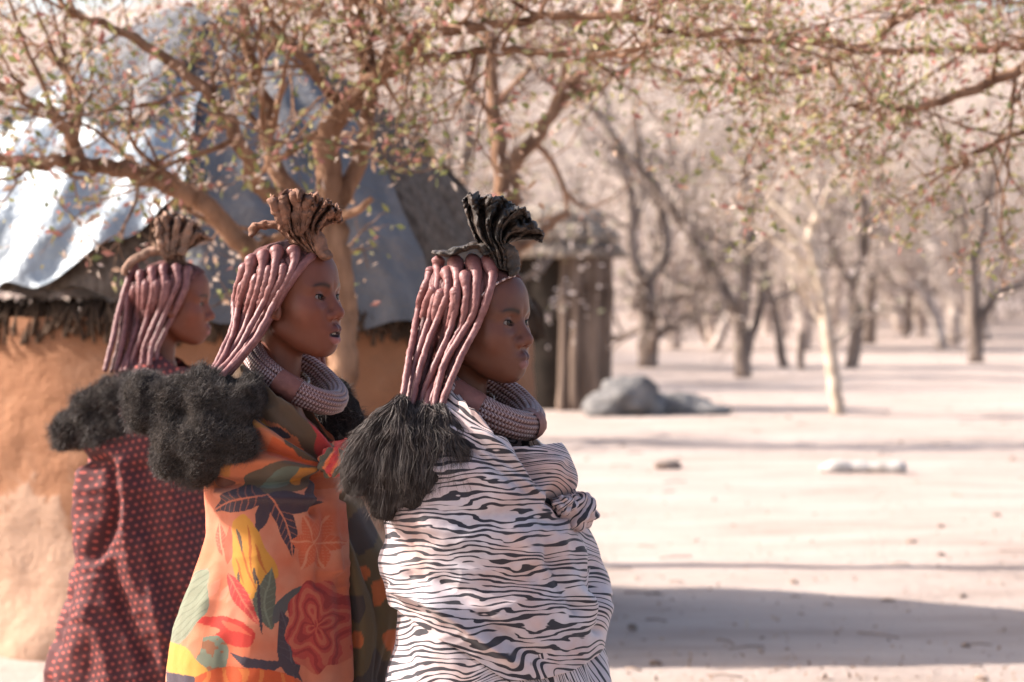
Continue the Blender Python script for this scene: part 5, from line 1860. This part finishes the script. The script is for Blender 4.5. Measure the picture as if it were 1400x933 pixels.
    b = poly(LZ([(282, 806), (330, 800), (358, 836), (346, 896), (300, 905), (262, 870)]), (126, 146, 128))
    mixc(b & (vnoise(q, 7, 1) > 0.5), (160, 104, 72), 0.9)
    leaf(Z(262, 880), Z(290, 770), 3, (226, 140, 104))
    poly(LZ([(190, 815), (230, 830), (270, 870), (300, 905), (250, 925), (190, 905)]), (222, 172, 74))
    poly(LZ([(185, 905), (240, 915), (290, 940), (280, 990), (185, 990)]), (52, 54, 78))
    poly(LZ([(262, 920), (330, 895), (420, 888), (500, 905), (575, 950), (580, 1050), (262, 1050)]), (216, 92, 42))
    c_ = in_poly(wx, wy, LZ([(262, 920), (330, 895), (420, 888), (500, 905), (575, 950), (580, 1050), (262, 1050)]))
    mixc(c_ & (np.sin((wx + 6 * vnoise(q, 2, 1)) / 4.0) > 0.7), (236, 140, 70), 0.8)
    return col * np.array([0.66, 0.57, 0.53])


pyw = np.where(pyb > 960, 690 + np.mod(pyb - 690, 270), pyb)
colB = floral(pxb, pyw)
wrap = cloth_obj('floral_wrap', VB, wb, bb, MAT['floral'], [('col', np.concatenate([colB, np.ones(colB.shape[:2] + (1,))], -1), 'FLOAT_COLOR')])


def knot_col(th, ph):
    c = np.empty(th.shape + (3,)); c[:] = srgb(222, 116, 70)[:3]
    c[np.sin(3 * ph + 2 * th) > 0.3] = srgb(92, 88, 70)[:3]
    c[np.sin(3 * ph + 2 * th) < -0.6] = srgb(206, 62, 62)[:3]
    return c


knot('knot', wrap, bb, 455, 632, YB - 0.13, 0.024, MAT['floral'], 2.0, knot_col, 1.0, 1.1)
knot('knot', wrap, bb, 464, 625, YB - 0.11, 0.020, MAT['floral'], 5.0, knot_col, 1.0, 0.9)
# loose end of the wrap hanging in shade on her far side
rowsD = [(600, 425, 470, 0.10, 0.12), (650, 432, 480, 0.13, 0.12), (690, 438, 490, 0.14, 0.12), (750, 442, 522, 0.15, 0.12), (800, 446, 546, 0.155, 0.12), (835, 448, 555, 0.16, 0.12), (880, 450, 545, 0.16, 0.12), (933, 450, 534, 0.16, 0.12), (1200, 450, 545, 0.17, 0.12), (1400, 450, 555, 0.17, 0.12)]
crD = [([(468, 690), (500, 760), (525, 850), (520, 930)], 10, -0.014), ([(480, 690), (520, 770), (545, 830)], 8, 0.010), ([(478, 760), (495, 840), (492, 930)], 9, 0.010)]
VD, pxd, pyd, thd = loft_cloth(rowsD, YB, 150, 120, creases=crD, fold=0.008, seed=14, vert=0.012)
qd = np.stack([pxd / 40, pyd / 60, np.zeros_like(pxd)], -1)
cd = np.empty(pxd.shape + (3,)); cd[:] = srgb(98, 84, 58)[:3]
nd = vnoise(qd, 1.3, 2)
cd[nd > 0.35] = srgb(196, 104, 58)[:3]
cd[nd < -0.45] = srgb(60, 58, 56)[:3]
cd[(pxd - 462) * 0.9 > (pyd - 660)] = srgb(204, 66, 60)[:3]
cloth_obj('loose_end', VD, wb, bb, MAT['floral'], [('col', np.concatenate([cd, np.ones(cd.shape[:2] + (1,))], -1), 'FLOAT_COLOR')])
ring_from(HB, wb, bb, (0.004, 0.0, -0.150), 0.096, 0.082, 33, 0.0180, 14, 0.0050, MAT['beads'], [(-1.45, -1.0)])
choker(HB, wb, bb, (-0.030, 0, -0.140), 0.060, 0.058, 26, 0.0036, MAT['beads_white'])
choker(HB, wb, bb, (-0.028, 0, -0.152), 0.064, 0.062, 28, 0.0036, MAT['beads'])
lobB = [(e + np.array([-0.012, 0.005, -0.012]), (0.020, 0.018, 0.022)) for e in endsB]
for (px, py, rx, rz, dy) in [(205, 560, .052, .058, .05), (240, 545, .050, .050, .02), (285, 550, .056, .050, .0), (325, 560, .048, .050, -.01), (322, 605, .046, .048, -.02), (280, 600, .056, .058, -.03), (235, 600, .050, .055, .0),
                             (268, 640, .046, .036, .0), (195, 530, .040, .036, .06), (230, 630, .040, .036, .02), (345, 535, .022, .034, .01)]:
    lobB.append((P(px, py, YEB + dy), (rx, .060, rz)))
fur_ball('fur_tuft', wb, bb, lobB, 46000, 0.019, 21, flow=(-0.15, 0, 0.0), frizz=0.6, droop=0.0, width=0.00032, mat='fur_grey', curl=0.0030, segs=4, core_mat='wool_core')
# braids and tuft on her far side
for i, (dx, dy) in enumerate([(0, 0), (8, 0.02), (16, 0.03)]):
    pth = smooth_line(np.array([P(420 + dx, 470, YB + 0.10 + dy), P(428 + dx * .8, 492, YB + 0.12 + dy), P(434 + dx * .7, 520, YB + 0.17 + dy)]), 16)
    V, Q, Tt = tube_arrays(pth, 0.006, 10)
    link('braid', mesh_np('braid', V - bb, [Q, Tt]), hb, MAT['clay'])
lob = [(P(455, 545, YB + .20), (.036, .05, .05)), (P(470, 580, YB + .20), (.044, .05, .055)), (P(455, 600, YB + .20), (.044, .05, .05)), (P(438, 560, YB + .19), (.03, .05, .05))]
fur_ball('fur_tuft', wb, bb, lob, 7000, 0.022, 27, flow=(0, 0, -0.6), frizz=0.45)

# ---------------- woman in the dotted cloth
YC = 6.6
HC = Head(240, 414, YC, 3, pitch=-3)
wc, bc = make_person(HC, 0.0, MAT['skin'], 'person in dark maroon cloth with red dots, standing nearest the mud hut', (1.4, 1.2, 1.15), 0.0027)
hc = hair_cap(HC, wc, bc)
YEC = YC - 0.12
z7 = lambda L: [(140 + a * .257, 280 + b * .257) for a, b in L]
brC = [z7([(390, 320), (395, 360), (400, 420), (350, 540), (300, 660), (262, 760), (250, 860)]),
       z7([(325, 320), (325, 360), (330, 430), (310, 540), (270, 640), (222, 760), (210, 860)]),
       z7([(265, 335), (265, 380), (270, 440), (250, 560), (215, 680), (170, 800), (150, 880)]),
       z7([(205, 350), (200, 400), (200, 470), (190, 600), (160, 720), (120, 830), (100, 890)]),
       z7([(160, 370), (145, 420), (130, 520), (120, 650), (100, 760), (70, 880)]),
       z7([(455, 330), (450, 380), (435, 460), (380, 580), (330, 680), (292, 770), (285, 850)]),
       z7([(180, 310), (130, 430), (80, 600), (50, 740), (12, 885)]),
       z7([(350, 400), (340, 480), (300, 600), (250, 740), (230, 860)]),
       z7([(290, 400), (280, 500), (240, 640), (190, 790), (175, 870)]),
       z7([(230, 400), (220, 520), (190, 660), (140, 810), (125, 885)]),
       z7([(170, 430), (155, 560), (130, 690), (85, 840), (75, 885)])]
for i, b in enumerate(brC):
    braid(HC, hc, bc, b, YEC + 0.012 * (i % 3), r0=0.0112 if i < 7 else 0.0092, r1=0.0072, bulb=1.25, seed=40 + i)
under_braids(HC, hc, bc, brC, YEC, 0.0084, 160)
sheet_fan('headdress', wc, bc, z7([(340, 310), (312, 260), (296, 190), (286, 120), (275, 80)]), z7([(450, 320), (440, 280), (460, 240), (500, 215), (545, 190), (588, 195)]),
          z7([(275, 80), (300, 60), (335, 45), (400, 58), (440, 72), (490, 90), (530, 130), (588, 195)]), YC - 0.02, 0.06, MAT['leather_grey'], 5.0, 12)
hd = [c for c in wc.children if c.name.startswith('headdress')][0]
strip('rear_thong', hd, bc, z7([(380, 270), (300, 245), (200, 275), (125, 330), (118, 372)]), [YC - 0.05, YC - 0.03], [0.014, 0.012, 0.012, 0.010, 0.008], 1.2, MAT['leather_grey'], 13)
for a, (b0, b1) in enumerate([((330, 60), (350, 250)), ((400, 70), (380, 260)), ((470, 95), (420, 260)), ((290, 90), (320, 240))]):
    strip('pleat', hd, bc, z7([b0, ((b0[0] + b1[0]) / 2, (b0[1] + b1[1]) / 2), b1]), [YC - 0.085, YC - 0.07, YC - 0.06], [0.009, 0.010, 0.010], 1.2, MAT['leather_grey'], 19 + a)
rowsC = [(466, 196, 258, 0.060, 0.02), (482, 188, 270, 0.080, 0), (505, 172, 285, 0.13, 0), (530, 150, 298, 0.17, 0), (560, 135, 305, 0.19, 0), (620, 112, 310, 0.20, 0), (700, 106, 312, 0.205, 0), (745, 106, 314, 0.21, 0),
         (800, 95, 322, 0.22, 0), (860, 80, 330, 0.23, 0), (933, 68, 338, 0.245, 0), (1030, 60, 350, 0.26, 0), (1120, 56, 352, 0.27, 0)]
crC = [([(112, 630), (150, 640), (158, 700), (130, 760)], 10, -0.030), ([(165, 640), (172, 720), (185, 800), (230, 870)], 12, 0.022), ([(150, 780), (165, 830), (200, 900)], 10, -0.022), ([(190, 640), (210, 760), (250, 840)], 14, -0.014),
       ([(235, 660), (250, 760), (270, 900)], 16, 0.014), ([(120, 840), (140, 890), (150, 930)], 12, 0.016), ([(195, 740), (215, 850), (225, 930)], 8, 0.016), ([(110, 640), (108, 700), (106, 740)], 10, 0.014)]
VC, pxc, pyc, thc = loft_cloth(rowsC, YC, 230, 210, top=[(-1, 468), (-0.2, 480), (0.4, 500), (1, 514)], creases=crC, fold=0.012, seed=19, fine=0.002, vert=0.014, wrinkle=0.006)
patC = np.stack([(pxc - 200) / 500.0, -(pyc - 700) / 500.0 + 5.0, np.zeros_like(pxc)], -1)
a = R(-12)
patC = np.stack([patC[..., 0] * math.cos(a) - patC[..., 1] * math.sin(a), patC[..., 0] * math.sin(a) + patC[..., 1] * math.cos(a), patC[..., 2]], -1)
cloth_obj('dotted_wrap', VC, wc, bc, MAT['dotted'], [('pat', patC.reshape(-1, 3), 'FLOAT_VECTOR')])
lobC = []
for (px, py, rx, rz, dy) in [(100, 585, .058, .050, .05), (125, 560, .055, .060, .02), (150, 545, .055, .060, .0), (185, 540, .06, .06, -.01), (140, 590, .06, .055, .0), (90, 600, .036, .036, .05), (215, 535, .05, .05, -.01), (165, 585, .05, .05, -.01)]:
    lobC.append((P(px, py, YEC + dy), (rx, .070, rz)))
fur_ball('fur_tuft', wc, bc, lobC, 15000, 0.026, 31, flow=(-0.2, 0, -0.2), frizz=0.6, width=0.0006, mat='fur_grey', curl=0.0035, core_mat='wool_core')
print('people', round(time.time() - T0, 1))
